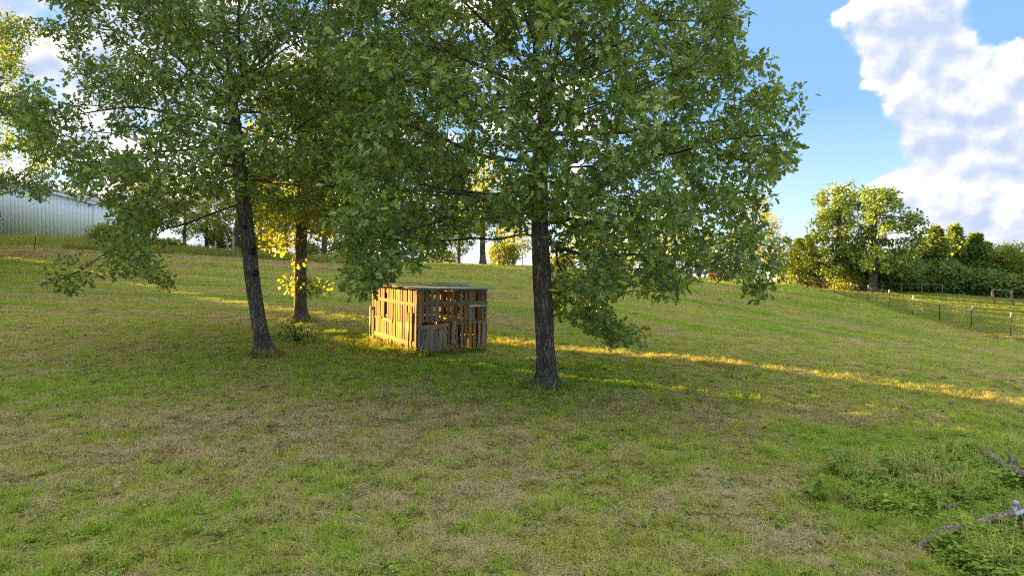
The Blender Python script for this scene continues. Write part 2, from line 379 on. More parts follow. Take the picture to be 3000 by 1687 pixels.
# ------------------------------------------------------------------ grasses (stuff), scattered with geometry nodes
def blade_mat(name, stops, rough=0.6, tw=0.35, trans=(.55, .52, .08)):
    m, N = new_mat(name)
    t = N.n('ShaderNodeAttribute', attribute_name='green', attribute_type='INSTANCER').outputs['Fac']
    b = N.n('ShaderNodeAttribute', attribute_name='tint').outputs['Fac']
    f = N.m('ADD', t, N.m('MULTIPLY', N.m('SUBTRACT', b, 0.5), 0.55), clamp=True)
    col = N.ramp(f, stops)
    p = principled(N, col, 0.9, 0.05)
    tr = N.n('ShaderNodeBsdfTranslucent'); N.put(tr.inputs[0], N.mix(0.5, col, trans))
    mx = N.n('ShaderNodeMixShader'); mx.inputs[0].default_value = tw; N.put(mx.inputs[1], p); N.put(mx.inputs[2], tr.outputs[0])
    return finish(m, N, mx.outputs[0])
GR = [(0.0, (.20, .12, .06)), (0.12, (.50, .34, .15)), (0.26, (.78, .63, .28)), (0.42, (.78, .72, .23)), (0.56, (.68, .68, .15)), (0.76, (.57, .65, .10)), (1.0, (.39, .60, .06))]
M_BLADE = blade_mat('grass_blade', GR)
M_HAY = blade_mat('hay_strand', [(0.0, (.82, .66, .38)), (0.5, (.68, .56, .25)), (1.0, (.52, .50, .14))], 0.6, 0.2)
M_TALL = blade_mat('seeding_grass', [(0.0, (.62, .50, .20)), (0.5, (.50, .47, .12)), (1.0, (.30, .40, .06))], 0.6, 0.35, (.5, .42, .10))
M_WEED = blade_mat('weed_leaf', [(0.0, (.50, .44, .18)), (0.25, (.30, .34, .09)), (0.55, (.28, .42, .07)), (0.8, (.38, .54, .08)), (1.0, (.58, .64, .12))], 0.5, 0.3)
M_FALLEN = blade_mat('fallen_leaf', [(0.0, (.22, .13, .07)), (0.6, (.34, .25, .13)), (1.0, (.5, .43, .27))], 0.7, 0.1)

def blades(n, r, h, w, lean, rs, flat=0.0, curve=0.5):
    mb = MB()
    for k in range(n):
        a = rs.rand() * 6.283; rr = r * math.sqrt(rs.rand()); x, y = rr * math.cos(a), rr * math.sin(a)
        L = h * (0.55 + 0.9 * rs.rand()); b = rs.rand() * 6.283; dx, dy = math.cos(b), math.sin(b)
        ln = lean * (0.3 + 1.2 * rs.rand()); ww = w * (0.6 + 0.8 * rs.rand()); sx, sy = -dy * ww / 2, dx * ww / 2
        if flat and rs.rand() < flat:
            z0 = 0.005 + rs.rand() * h * 0.35; z1 = 0.005 + rs.rand() * h * 0.5; LL = L * 1.4
            p0 = np.array([x - dx * LL / 2, y - dy * LL / 2, z0]); p2 = np.array([x + dx * LL / 2, y + dy * LL / 2, z1]); p1 = (p0 + p2) / 2 + np.array([sx * 6, sy * 6, h * 0.2])
        else:
            p0 = np.array([x, y, -0.01]); p1 = np.array([x + dx * ln * L * 0.35, y + dy * ln * L * 0.35, L * 0.6]); p2 = np.array([x + dx * ln * L * (0.6 + curve), y + dy * ln * L * (0.6 + curve), L * (1.0 - 0.25 * ln)])
        s = np.array([sx, sy, 0])
        V = [p0 - s, p0 + s, p1 + s * 0.8, p1 - s * 0.8, p2]
        mb.add(V, [(0, 1, 2, 3), (3, 2, 4)], rs.rand())
    return mb
def seedy(n, r, h, rs):
    mb = blades(int(n * 1.3), r, h * 0.55, 0.008, 0.6, rs)
    for k in range(n):
        a = rs.rand() * 6.283; rr = r * rs.rand(); x, y = rr * math.cos(a), rr * math.sin(a); b = rs.rand() * 6.283
        L = h * (0.6 + 0.6 * rs.rand()); tx, ty = x + math.cos(b) * L * 0.25, y + math.sin(b) * L * 0.25
        w = np.array([-math.sin(b), math.cos(b), 0]) * 0.003; p0 = np.array([x, y, 0]); p1 = np.array([tx, ty, L]); m = p0 * .3 + p1 * .7
        mb.add([p0 - w, p0 + w, m + w, m - w], [(0, 1, 2, 3)], 0.2)
        mb.add([m - w * 3, m + w * 3, p1 + w, p1 - w], [(0, 1, 2, 3)], 0.05)
    return mb
def weedy(n, r, h, leaf, rs):
    mb = MB()
    for k in range(n):
        a = rs.rand() * 6.283; rr = r * math.sqrt(rs.rand()); x, y = rr * math.cos(a), rr * math.sin(a); H = h * (0.4 + 0.8 * rs.rand())
        mb.add([(x - .003, y, 0), (x + .003, y, 0), (x, y, H)], [(0, 1, 2)], 0.3)
        for j in range(6):
            b = rs.rand() * 6.283; z = H * (0.3 + 0.7 * (j + rs.rand()) / 6); d = np.array([math.cos(b), math.sin(b), 0.1 - 0.4 * rs.rand()]); s = np.array([-d[1], d[0], 0]) * 0.28
            L = leaf * (0.6 + 0.7 * rs.rand()); c = np.array([x, y, z])
            mb.add([c, c + (d * .5 + s) * L, c + d * L, c + (d * .5 - s) * L + np.array([0, 0, .1 * L])], [(0, 1, 2), (0, 2, 3)], rs.rand())
    return mb

def scatter(name, protos, pts, rotz, scl, idx, grn, kind='stuff', tilt=0.12):
    """one object whose points each carry a copy of one of the small meshes"""
    lib = bpy.data.collections.new(name + '_sources')
    for k, (mb, mat) in enumerate(protos):
        me = mb.mesh('%s_source' % name, mat); o = bpy.data.objects.new('%02d_%s' % (k, name), me); lib.objects.link(o)
    me = bpy.data.meshes.new(name); n = len(pts)
    me.vertices.add(n); me.vertices.foreach_set('co', np.asarray(pts, np.float32).ravel())
    rot = np.stack([RNG.randn(n) * tilt, RNG.randn(n) * tilt, rotz], 1)
    for an, ty, val, key in (('rot', 'FLOAT_VECTOR', rot, 'vector'), ('scl', 'FLOAT', scl, 'value'), ('green', 'FLOAT', grn, 'value')):
        a = me.attributes.new(an, ty, 'POINT'); a.data.foreach_set(key, np.asarray(val, np.float32).ravel())
    a = me.attributes.new('idx', 'INT', 'POINT'); a.data.foreach_set('value', np.asarray(idx, np.int32))
    o = link(name, me); tag(o, kind=kind)
    ng = bpy.data.node_groups.new(name + '_nodes', 'GeometryNodeTree')
    ng.interface.new_socket('Geometry', in_out='INPUT', socket_type='NodeSocketGeometry'); ng.interface.new_socket('Geometry', in_out='OUTPUT', socket_type='NodeSocketGeometry')
    gi = ng.nodes.new('NodeGroupInput'); go = ng.nodes.new('NodeGroupOutput'); ip = ng.nodes.new('GeometryNodeInstanceOnPoints')
    ci = ng.nodes.new('GeometryNodeCollectionInfo'); ci.inputs[0].default_value = lib; ci.inputs[1].default_value = True; ci.inputs[2].default_value = True
    def att(nm, ty):
        a = ng.nodes.new('GeometryNodeInputNamedAttribute'); a.data_type = ty; a.inputs[0].default_value = nm; return a.outputs[0]
    L = ng.links.new
    L(gi.outputs[0], ip.inputs['Points']); L(ci.outputs[0], ip.inputs['Instance']); ip.inputs['Pick Instance'].default_value = True
    L(att('idx', 'INT'), ip.inputs['Instance Index'])
    er = ng.nodes.new('FunctionNodeEulerToRotation'); L(att('rot', 'FLOAT_VECTOR'), er.inputs[0]); L(er.outputs[0], ip.inputs['Rotation'])
    L(att('scl', 'FLOAT'), ip.inputs['Scale']); L(ip.outputs[0], go.inputs[0])
    md = o.modifiers.new('scatter', 'NODES'); md.node_group = ng
    return o

def in_view(x, y, m=0.80): return (np.abs(x) < m * y + 1.5)
def field_points(n, y0, y1, p):
    """random ground points in the field of view, their density falling with distance as y**-p (per area)"""
    u = RNG.rand(n); e = 2 - p
    y = (y0 ** e + u * (y1 ** e - y0 ** e)) ** (1 / e); x = (RNG.rand(n) * 2 - 1) * (0.80 * y + 1.0)
    return x, y

SHED_C = np.array([P(1224, 1043, 21.4)[0], 21.4]); SHED_R = np.array([P(1422, 1029, 22.8)[0], 22.8])
def near_shed(x, y):
    u = (SHED_R - SHED_C); L = np.linalg.norm(u); u /= L; v = np.array([-u[1], u[0]])
    a = (x - SHED_C[0]) * u[0] + (y - SHED_C[1]) * u[1]; b = (x - SHED_C[0]) * v[0] + (y - SHED_C[1]) * v[1]
    return (a > 0.05) & (a < L - .05) & (b > 0.05) & (b < 3.55)
FENCE = lambda y: 28 + (y - 38.2) * 0.085

def at_xy(px, py, d): return P(px, py, d)[:2]
def build_grass():
    rs = np.random.RandomState(5)
    P1 = [(blades(26, .09, .055, .0055, .9, rs), M_BLADE), (blades(32, .11, .042, .0055, 1.2, rs, .3), M_BLADE), (blades(24, .07, .085, .005, .7, rs), M_BLADE),
          (blades(30, .13, .045, .005, 1.2, rs, .75), M_BLADE)]
    x, y = field_points(80000, 5.6, 27, 0.9)
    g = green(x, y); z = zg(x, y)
    keep = ~near_shed(x, y) & (RNG.rand(len(x)) < 0.50 + 0.42 * g); x, y, z, g = x[keep], y[keep], z[keep], g[keep]
    idx = np.where(g > 0.62, RNG.choice([0, 2, 2, 1], len(x)), RNG.choice([1, 3, 3, 0], len(x)))
    lump = vnoise(np.stack([x, y], 1) / .34, 31, 2)
    lump = np.clip((lump - .5) * 1.8 + .5, 0, 1)
    scl = (0.55 + 1.0 * lump ** 1.5) * (0.8 + 0.4 * RNG.rand(len(x))) * np.clip(0.8 + (y - 8) * 0.022, .8, 1.3)
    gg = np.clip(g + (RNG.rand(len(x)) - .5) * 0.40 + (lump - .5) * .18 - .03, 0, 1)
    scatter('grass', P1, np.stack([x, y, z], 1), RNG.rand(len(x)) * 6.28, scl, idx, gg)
    # coarser tufts and low clover among the grass
    P4 = [(blades(34, .07, .12, .006, .8, rs), M_BLADE), (weedy(12, .10, .05, .028, rs), M_WEED), (blades(26, .05, .09, .007, 1.1, rs), M_BLADE), (weedy(8, .07, .07, .035, rs), M_WEED)]
    x, y = field_points(9000, 5.6, 24, 0.7); k = (vnoise(np.stack([x, y], 1) / .7, 35, 2) > .47) & ~near_shed(x, y); x, y = x[k], y[k]; n = len(x)
    scatter('tufts', P4, np.stack([x, y, zg(x, y)], 1), RNG.rand(n) * 6.28, .6 + .9 * RNG.rand(n), RNG.randint(0, 4, n), np.clip(green(x, y) + .25 * RNG.rand(n), 0, 1))
    # cut hay lying on the sward
    P2 = [(blades(34, .14, .065, .0036, 1, rs, 1.0), M_HAY), (blades(44, .20, .08, .0034, 1, rs, 1.0), M_HAY), (blades(20, .13, .09, .0034, 1.2, rs, .8), M_HAY)]
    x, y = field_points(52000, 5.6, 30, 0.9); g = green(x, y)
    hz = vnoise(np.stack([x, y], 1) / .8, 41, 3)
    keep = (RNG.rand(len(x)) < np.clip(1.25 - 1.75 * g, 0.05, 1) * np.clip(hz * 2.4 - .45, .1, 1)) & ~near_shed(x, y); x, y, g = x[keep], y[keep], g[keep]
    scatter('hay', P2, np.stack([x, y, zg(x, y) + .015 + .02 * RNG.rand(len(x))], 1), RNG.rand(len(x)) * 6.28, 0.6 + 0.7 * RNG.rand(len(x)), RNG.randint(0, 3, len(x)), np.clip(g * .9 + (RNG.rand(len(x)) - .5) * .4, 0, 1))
    print('hay', len(x))
    # the mown field further up the slope
    P3 = [(blades(30, .22, .085, .013, 1.0, rs), M_BLADE), (blades(34, .28, .07, .012, 1.2, rs, .5), M_BLADE), (blades(26, .20, .11, .012, .9, rs), M_BLADE)]
    x, y = field_points(78000, 25, 80, 0.7); g = green(x, y)
    keep = (x < FENCE(y) - .4) & (RNG.rand(len(x)) < 0.45 + .55 * g) & ~((y > 51.5) & (y < 57.5) & (x < -10) & (RNG.rand(len(x)) < .75)); x, y, g = x[keep], y[keep], g[keep]
    row = 7 * np.log(np.exp((x - 4) / 7) + np.exp((y - 34) / 7)); row = vnoise(np.stack([row * 1.05, (x - y) * .06], -1), 22, 2)
    scl = (.35 + 1.3 * np.clip((row - .5) * 1.6 + .5, 0, 1)) * np.clip(0.75 + (y - 25) * 0.016, .75, 1.5) * (0.6 + 0.8 * vnoise(np.stack([x, y], 1) / .9, 33, 2))
    scatter('grass', P3, np.stack([x, y, zg(x, y)], 1), RNG.rand(len(x)) * 6.28, scl, RNG.randint(0, 3, len(x)), np.clip(g + (RNG.rand(len(x)) - .5) * .25, 0, 1))
    # the taller strip left standing beside the mown ground, the rough beyond the wire fence and the weeds round the barn
    T = [(seedy(16, .14, .30, rs), M_TALL), (blades(34, .14, .22, .008, .8, rs), M_TALL), (seedy(10, .10, .42, rs), M_TALL), (blades(30, .16, .17, .009, .9, rs), M_TALL)]
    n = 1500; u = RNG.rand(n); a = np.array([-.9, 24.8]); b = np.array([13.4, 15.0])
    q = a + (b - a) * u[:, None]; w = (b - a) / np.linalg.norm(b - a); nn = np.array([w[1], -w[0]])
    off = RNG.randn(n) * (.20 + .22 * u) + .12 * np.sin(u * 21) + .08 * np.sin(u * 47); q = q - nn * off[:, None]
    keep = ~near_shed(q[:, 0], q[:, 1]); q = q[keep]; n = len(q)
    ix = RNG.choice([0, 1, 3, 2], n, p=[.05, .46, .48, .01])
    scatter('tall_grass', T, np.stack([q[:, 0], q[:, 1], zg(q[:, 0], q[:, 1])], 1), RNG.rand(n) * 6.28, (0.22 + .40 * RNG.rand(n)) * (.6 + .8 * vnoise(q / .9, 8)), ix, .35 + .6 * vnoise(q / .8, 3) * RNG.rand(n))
    n = 24000; y = 36 + 50 * RNG.rand(n) ** 1.25; x = FENCE(y) - .5 + RNG.rand(n) * (y * .82 + 2 - FENCE(y))
    ok = x < .82 * y + 2; x, y = x[ok], y[ok]; n = len(x)
    gz = vnoise(np.stack([x / 5, y / 2.0], 1), 51, 3)
    scatter('rough_grass', T[:2] + T[3:], np.stack([x, y, zg(x, y)], 1), RNG.rand(n) * 6.28, .45 + .45 * RNG.rand(n), RNG.choice([1, 2, 2], n), np.clip(gz * 1.5 + .05 + .2 * RNG.rand(n), 0, 1))
    n = 3000; x = -62 + 50 * RNG.rand(n); y = 57.2 + RNG.rand(n) * 5 + np.where(x < -38, RNG.rand(n) * 9, 0)
    scatter('rough_grass', T, np.stack([x, y, zg(x, y)], 1), RNG.rand(n) * 6.28, 1.3 + 1.1 * RNG.rand(n), RNG.choice([0, 1, 3], n), .72 + .28 * RNG.rand(n))
    # tufts the mower missed, against the shed and the trunks
    pts = []
    u = (SHED_R - SHED_C); L = np.linalg.norm(u); u /= L; v = np.array([-u[1], u[0]])
    for k in range(330):
        t = RNG.rand(); off = -.06 - abs(RNG.randn()) * .16
        q = SHED_C + u * (t * L) + v * off if RNG.rand() < .5 else SHED_C + v * (t * 3.6) + u * off
        pts.append(q)
    for (cx, cy, r) in ((P(1600, 1133, 17)[0], 17, .32), (P(775, 1040, 20)[0], 20, .34), (P(880, 941, 28)[0], 28, .35)):
        for k in range(70): a = RNG.rand() * 6.28; rr = r + abs(RNG.randn()) * .15; pts.append(np.array([cx + rr * math.cos(a), cy + rr * math.sin(a)]))
    q = np.array(pts); n = len(q)
    scatter('tall_grass', T, np.stack([q[:, 0], q[:, 1], zg(q[:, 0], q[:, 1])], 1), RNG.rand(n) * 6.28, .4 + .7 * RNG.rand(n), RNG.choice([0, 1, 3, 3], n), .65 + .35 * RNG.rand(n))
    # weeds at the lower right round the fallen wood
    Wd = [(weedy(12, .14, .16, .06, rs), M_WEED), (weedy(9, .12, .26, .08, rs), M_WEED), (weedy(16, .18, .11, .045, rs), M_WEED), (blades(30, .12, .24, .007, .7, rs), M_BLADE)]
    n = 9000; x = 3.2 + 7.5 * RNG.rand(n); y = 5.4 + 7.4 * RNG.rand(n)
    e = vnoise(np.stack([x, y], 1) / .9, 61, 2) * 1.4
    lg = np.array([at_xy(2668, 1630, 8.1), at_xy(2780, 1565, 8.7), at_xy(2870, 1530, 9.1), at_xy(3060, 1480, 9.8)]); near = np.zeros(len(x), bool)
    for p, q in zip(lg[:-1], lg[1:]):
        t = np.clip(((x - p[0]) * (q - p)[0] + (y - p[1]) * (q - p)[1]) / ((q - p) @ (q - p)), 0, 1); near |= (np.hypot(x - p[0] - t * (q - p)[0], y + .14 - p[1] - t * (q - p)[1]) < .36)
    keep = (((x - 8.2) / 3.6) ** 2 + ((y - 8.2) / 3.9) ** 2 + e * 1.05 < 1.65) & ~(near & (RNG.rand(len(x)) < .92)); x, y = x[keep], y[keep]; n = len(x)
    scatter('weeds', Wd, np.stack([x, y, zg(x, y)], 1), RNG.rand(n) * 6.28, .5 + .8 * RNG.rand(n), RNG.choice([0, 1, 2, 3], n, p=[.32, .15, .33, .20]), np.clip(.15 + .9 * vnoise(np.stack([x, y], 1) / .5, 62, 2), 0, 1))
    # fallen leaves
    F1 = MB(); F1.add(np.array([(0, 0, 0), (.02, .015, .01), (.045, .012, .0), (.05, .035, .012), (.1, 0, .015), (.05, -.03, .008), (.04, -.012, 0), (.02, -.018, .012)]), [tuple(range(8))])
    x, y = field_points(420, 5.8, 22, 0.6); n = len(x)
    scatter('fallen_leaves', [(F1, M_FALLEN)], np.stack([x, y, zg(x, y) + .06], 1), RNG.rand(n) * 6.28, .7 + .9 * RNG.rand(n), np.zeros(n), RNG.rand(n) ** 2, tilt=.5)
build_grass()

# ------------------------------------------------------------------ trees
def inside(poly, x, y):
    poly = np.asarray(poly, float); c = np.zeros(len(x), bool); j = len(poly) - 1
    for i in range(len(poly)):
        a, b = poly[i], poly[j]
        c ^= ((a[1] > y) != (b[1] > y)) & (x < (b[0] - a[0]) * (y - a[1]) / (b[1] - a[1] + 1e-12) + a[0]); j = i
    return c

def crown_points(poly, n, base_xy, thick, rs, gaps=(), clump=0.52, nsc=0.8):
    """points inside a crown whose outline (x, z) is given at the tree's own distance; depth falls off away from the axis"""
    poly = np.asarray(poly, float); lo, hi = poly.min(0), poly.max(0); out = []
    cx = base_xy[0]; hw = max(hi[0] - cx, cx - lo[0]); zc = (lo[1] + hi[1]) / 2; hh = (hi[1] - lo[1]) / 2
    while len(out) < n:
        x = lo[0] + rs.rand(4000) * (hi[0] - lo[0]); z = lo[1] + rs.rand(4000) * (hi[1] - lo[1]); u = rs.rand(4000) * 2 - 1
        prof = np.sqrt(np.clip(1.05 - ((x - cx) / hw) ** 2 * .8 - (np.abs(z - zc) / hh) ** 3 * .45, .04, 1))
        y = base_xy[1] + u * thick * prof
        f = (base_xy[1] / y) ** .85; k = inside(poly, x * f, CZ + (z - CZ) * f)
        k &= vnoise(np.stack([x, y, z * 1.7], 1) * nsc, 71, 2) < clump + .06 * rs.rand(4000)
        for gx, gz, gr, pr in gaps: k &= ~((np.hypot(x - gx, z - gz) < gr * (0.8 + .4 * rs.rand(4000))) & (rs.rand(4000) < pr))
        # fewer points deep inside: leaves sit in the outer shell
        shell = np.sqrt(((x - cx) / hw) ** 2 + (u) ** 2 + ((z - zc) / hh) ** 2)
        k &= rs.rand(4000) < .35 + .8 * shell
        out += list(np.stack([x, y, z], 1)[k])
    return np.array(out[:n])

def colonize(att, trunk, grow_from, step=.25, kill=.32, rs=None, iters=160, wob=.18):
    """branches that grow from the trunk until they reach every point of the crown"""
    nodes = [np.array(p, float) for p in trunk]; par = [-1] + list(range(len(trunk) - 1)); ok = [i >= grow_from for i in range(len(trunk))]
    A = att.copy(); N0 = np.array(nodes); okm = np.array(ok)
    D = np.linalg.norm(A[:, None] - N0[None], axis=2); D[:, ~okm] = 1e9
    near = D.argmin(1); dist = D.min(1); kids = {}
    for it in range(iters):
        if len(A) == 0: break
        P_ = np.array(nodes); dirs = A - P_[near]; dirs /= np.linalg.norm(dirs, axis=1)[:, None] + 1e-9
        order = np.unique(near); acc = np.zeros((len(P_), 3)); np.add.at(acc, near, dirs)
        new = []; newp = []
        for i in order:
            v = acc[i]; l = np.linalg.norm(v)
            if l < 1e-6: continue
            v = v / l + rs.randn(3) * wob; v /= np.linalg.norm(v); q = P_[i] + v * step
            c = kids.get(i, [])
            if any(np.linalg.norm(q - k) < step * .35 for k in c): continue
            kids.setdefault(i, []).append(q); new.append(q); newp.append(i)
        if not new: break
        b = len(nodes); nodes += new; par += newp
        Nn = np.array(new); Dn = np.linalg.norm(A[:, None] - Nn[None], axis=2); j = Dn.argmin(1); dn = Dn[np.arange(len(A)), j]
        up = dn < dist; near = np.where(up, j + b, near); dist = np.where(up, dn, dist)
        keep = dist > kill; A = A[keep]; near = near[keep]; dist = dist[keep]
    return np.array(nodes), np.array(par)

LEAF_T = [(0, 0, 0), (.05, .14, .02), (.23, .27, .05), (.10, .42, .02), (.36, .63, .07), (.14, .72, .02), (.17, .92, .03), (0, 1.0, -.05),
          (-.17, .92, .03), (-.14, .72, .02), (-.36, .63, .07), (-.10, .42, .02), (-.23, .27, .05), (-.05, .14, .02)]
OAK = (np.array(LEAF_T, float), [(0, 1, 2, 3, 4, 5, 6, 7), (7, 8, 9, 10, 11, 12, 13, 0)])
OAK_S = (np.array([(0, 0, 0), (.26, .3, .05), (.10, .45, 0), (.34, .68, .05), (0, 1, -.05), (-.34, .68, .05), (-.10, .45, 0), (-.26, .3, .05)], float), [(0, 1, 2, 3, 4), (4, 5, 6, 7, 0)])
SIMPLE = (np.array([(0, 0, 0), (.34, .45, .06), (0, 1, -.04), (-.34, .5, .06)], float), [(0, 1, 2), (0, 2, 3)])

def leaf_frames(c, centre, per, spread, rs, up=.7, out=.55):
    n = len(c) * per; C = np.repeat(c, per, 0); o = rs.randn(n, 3); o /= np.linalg.norm(o, axis=1)[:, None]
    C = C + o * (spread * rs.rand(n) ** .6)[:, None] * np.array([1, 1, .75])
    ax = o * .8 + rs.randn(n, 3) * .45 + np.array([0, 0, -.25]); ax /= np.linalg.norm(ax, axis=1)[:, None]
    rad = C - centre; rad /= np.linalg.norm(rad, axis=1)[:, None] + 1e-9
    nr = rs.randn(n, 3) * .55 + np.array([0, 0, up]) + rad * out; nr -= ax * (nr * ax).sum(1)[:, None]; nr /= np.linalg.norm(nr, axis=1)[:, None] + 1e-9
    return C, ax, nr
def leaves_mesh(name, C, ax, nr, size, tint, templ, mat):
    T, faces = templ; k = len(T); n = len(C); sd = np.cross(ax, nr)
    V = C[:, None] + size[:, None, None] * (T[None, :, 0:1] * sd[:, None] + T[None, :, 1:2] * ax[:, None] + T[None, :, 2:3] * nr[:, None])
    fl = np.concatenate([np.array(f) for f in faces]); L = (np.arange(n)[:, None] * k + fl[None]).ravel(); S = np.tile([len(f) for f in faces], n)
    return mesh_np(name, V.reshape(-1, 3), L, S, mat, False, np.repeat(tint, k))

def make_tree(name, label, cat, base, trunk_pts, att, r_base, per, leaf, rs, templ=OAK, mat=None, grow_from=3, step=.25, kill=.33, spread=.34, single=0, group=None, tip=.006,
              trunk_sides=22, limbs=True, min_r=.0, tintb=0.0, wob=.18):
    """thing: trunk, limbs (each limb with all its twigs is one part) and the crown of leaves"""
    base = np.array(base, float); root = empty(name, base); tag(root, label, cat, group)
    tp = np.array(trunk_pts, float); seg = np.linalg.norm(np.diff(tp, axis=0), axis=1); s = np.concatenate([[0], np.cumsum(seg)]); m = max(6, int(s[-1] / .35))
    ss = np.linspace(0, s[-1], m); trunk = np.stack([np.interp(ss, s, tp[:, k]) for k in range(3)], 1)
    for _ in range(2): trunk[1:-1] = (trunk[:-2] + trunk[1:-1] * 2 + trunk[2:]) / 4
    gf = int(np.searchsorted(trunk[:, 2], grow_from))
    nodes, par = colonize(att, trunk, gf, step, kill, rs, wob=wob)
    n = len(nodes); cnt = np.zeros(n); child = [[] for _ in range(n)]
    for i in range(n - 1, 0, -1): child[par[i]].append(i)
    for i in range(n - 1, -1, -1):
        if not child[i]: cnt[i] = 1
        if par[i] >= 0: cnt[par[i]] += cnt[i]
    nexp = math.log(cnt[0]) / math.log(r_base / tip); rad = tip * cnt ** (1 / nexp)
    # relax the branches a little
    for _ in range(2):
        sm = nodes.copy()
        for i in range(m, n):
            if child[i]: sm[i] = nodes[i] * .5 + nodes[par[i]] * .25 + nodes[max(child[i], key=lambda q: cnt[q])] * .25
        nodes = sm
    loc = nodes - base
    # trunk with buttressed foot
    tr = rad[:m].copy(); h = ss; tr = np.maximum(tr, np.linspace(r_base * .93, r_base * .25, m) * .0 + tr); tr = tr * (1 + .85 * np.exp(-h / .20) + .10 * np.exp(-h / 1.0))
    fine = np.linspace(0, ss[-1], int(ss[-1] / (.07 if trunk_sides > 12 else .4)) + 4)
    path = np.stack([np.interp(fine, ss, loc[:m, k]) for k in range(3)], 1); path[0, 2] -= .25; rr = np.interp(fine, ss, tr)
    mb = MB(); mb.tube(path, rr, trunk_sides)
    V = mb.V[0]
    if trunk_sides > 12:
        cen = np.repeat(path, trunk_sides, 0); d = V - cen; a = np.arctan2(d[:, 1], d[:, 0])
        lump = 1 + .10 * np.sin(a * 3 + 1 + V[:, 2] * .7) * np.exp(-np.clip(V[:, 2], 0, 9) / .5) * 1.6 + (vnoise(np.stack([a * 5, V[:, 2] * 4], 1), 8, 2) - .5) * .16 + (vnoise(np.stack([a * 1.5, V[:, 2] * 1.1], 1), 9) - .5) * .14
        mb.V[0] = cen + d * lump[:, None]
    mb.build('trunk', M_BARK, root, True)
    # limbs
    heads = [(i, c) for i in range(m) for c in child[i] if c >= m]
    heads.sort(key=lambda q: -cnt[q[1]])
    bag = None
    for k, (i, c) in enumerate(heads):
        if limbs is False or k >= 26:
            if bag is None: bag = MB()
            lm = bag
        else: lm = MB()
        stack = [(i, c)]
        while stack:
            a, b = stack.pop(); ch = [a, b]
            while child[ch[-1]]:
                cs = sorted(child[ch[-1]], key=lambda q: -cnt[q]); 
                for q in cs[1:]: stack.append((ch[-1], q))
                ch.append(cs[0])
            r = rad[ch].copy(); r[0] = min(r[0], r[1] * 1.25)
            if r[0] < min_r: continue
            lm.tube(loc[ch], r, 9 if r[0] > .05 else 5 if r[0] > .015 else 3, caps=False)
        if lm is not bag and lm.V: lm.build('limb', M_BARK if rad[c] > .03 else M_TWIG, root, True)
    if bag is not None and bag.V: tag(bag.build('twig', M_TWIG, root, True), kind='stuff')
    # leaves round the twig ends
    ends = np.array([i for i in range(m, n) if cnt[i] <= 2])
    if len(ends) == 0: ends = np.array([n - 1])
    centre = np.array([loc[ends][:, 0].mean(), loc[ends][:, 1].mean(), loc[ends][:, 2].mean() - 1.0])
    C, ax, nr = leaf_frames(loc[ends], centre, per, spread, rs)
    size = leaf * (.55 + .85 * rs.rand(len(C))); tw = np.repeat(rs.rand(len(ends)), per)
    tint = np.clip(.40 * tw + .62 * rs.rand(len(C)) + tintb - .02, 0, .95); tint[rs.rand(len(C)) < .004] = 1.0
    if single:
        dcam = np.linalg.norm(C + base - CAM, axis=1); w = C + base; vis = (np.abs(w[:, 0]) < .75 * w[:, 1]) & (w[:, 2] < CZ + .40 * w[:, 1]); dcam[~vis] = 1e9
        pick = np.argsort(dcam)[:single]; T, faces = templ; proto = []
        for q in range(6):
            V = T.copy(); V[:, 2] += (rs.rand(len(V)) - .5) * .10 - .12 * V[:, 1] ** 2
            proto.append(mesh_np('leaf', V, np.concatenate([np.array(f) for f in faces]), [len(f) for f in faces], mat, False, np.full(len(V), .15 + .13 * q)))
        for q, i in enumerate(pick):
            sd = np.cross(ax[i], nr[i]); o = link('leaf', proto[q % 6], root)
            o.matrix_local = Matrix(((sd[0], ax[i][0], nr[i][0], C[i][0]), (sd[1], ax[i][1], nr[i][1], C[i][1]), (sd[2], ax[i][2], nr[i][2], C[i][2]), (0, 0, 0, 1))) @ Matrix.Scale(float(size[i]), 4)
        keep = np.ones(len(C), bool); keep[pick] = False; C, ax, nr, size, tint = C[keep], ax[keep], nr[keep], size[keep], tint[keep]
    me = leaves_mesh('crown', C, ax, nr, size, tint, templ, mat); tag(link('crown', me, root), kind='stuff')
    print(name, 'nodes', n, 'ends', len(ends), 'leaves', len(C))
    return root

def outline(pts, d): return [(P(x, y, d)[0], P(x, y, d)[2]) for x, y in pts]

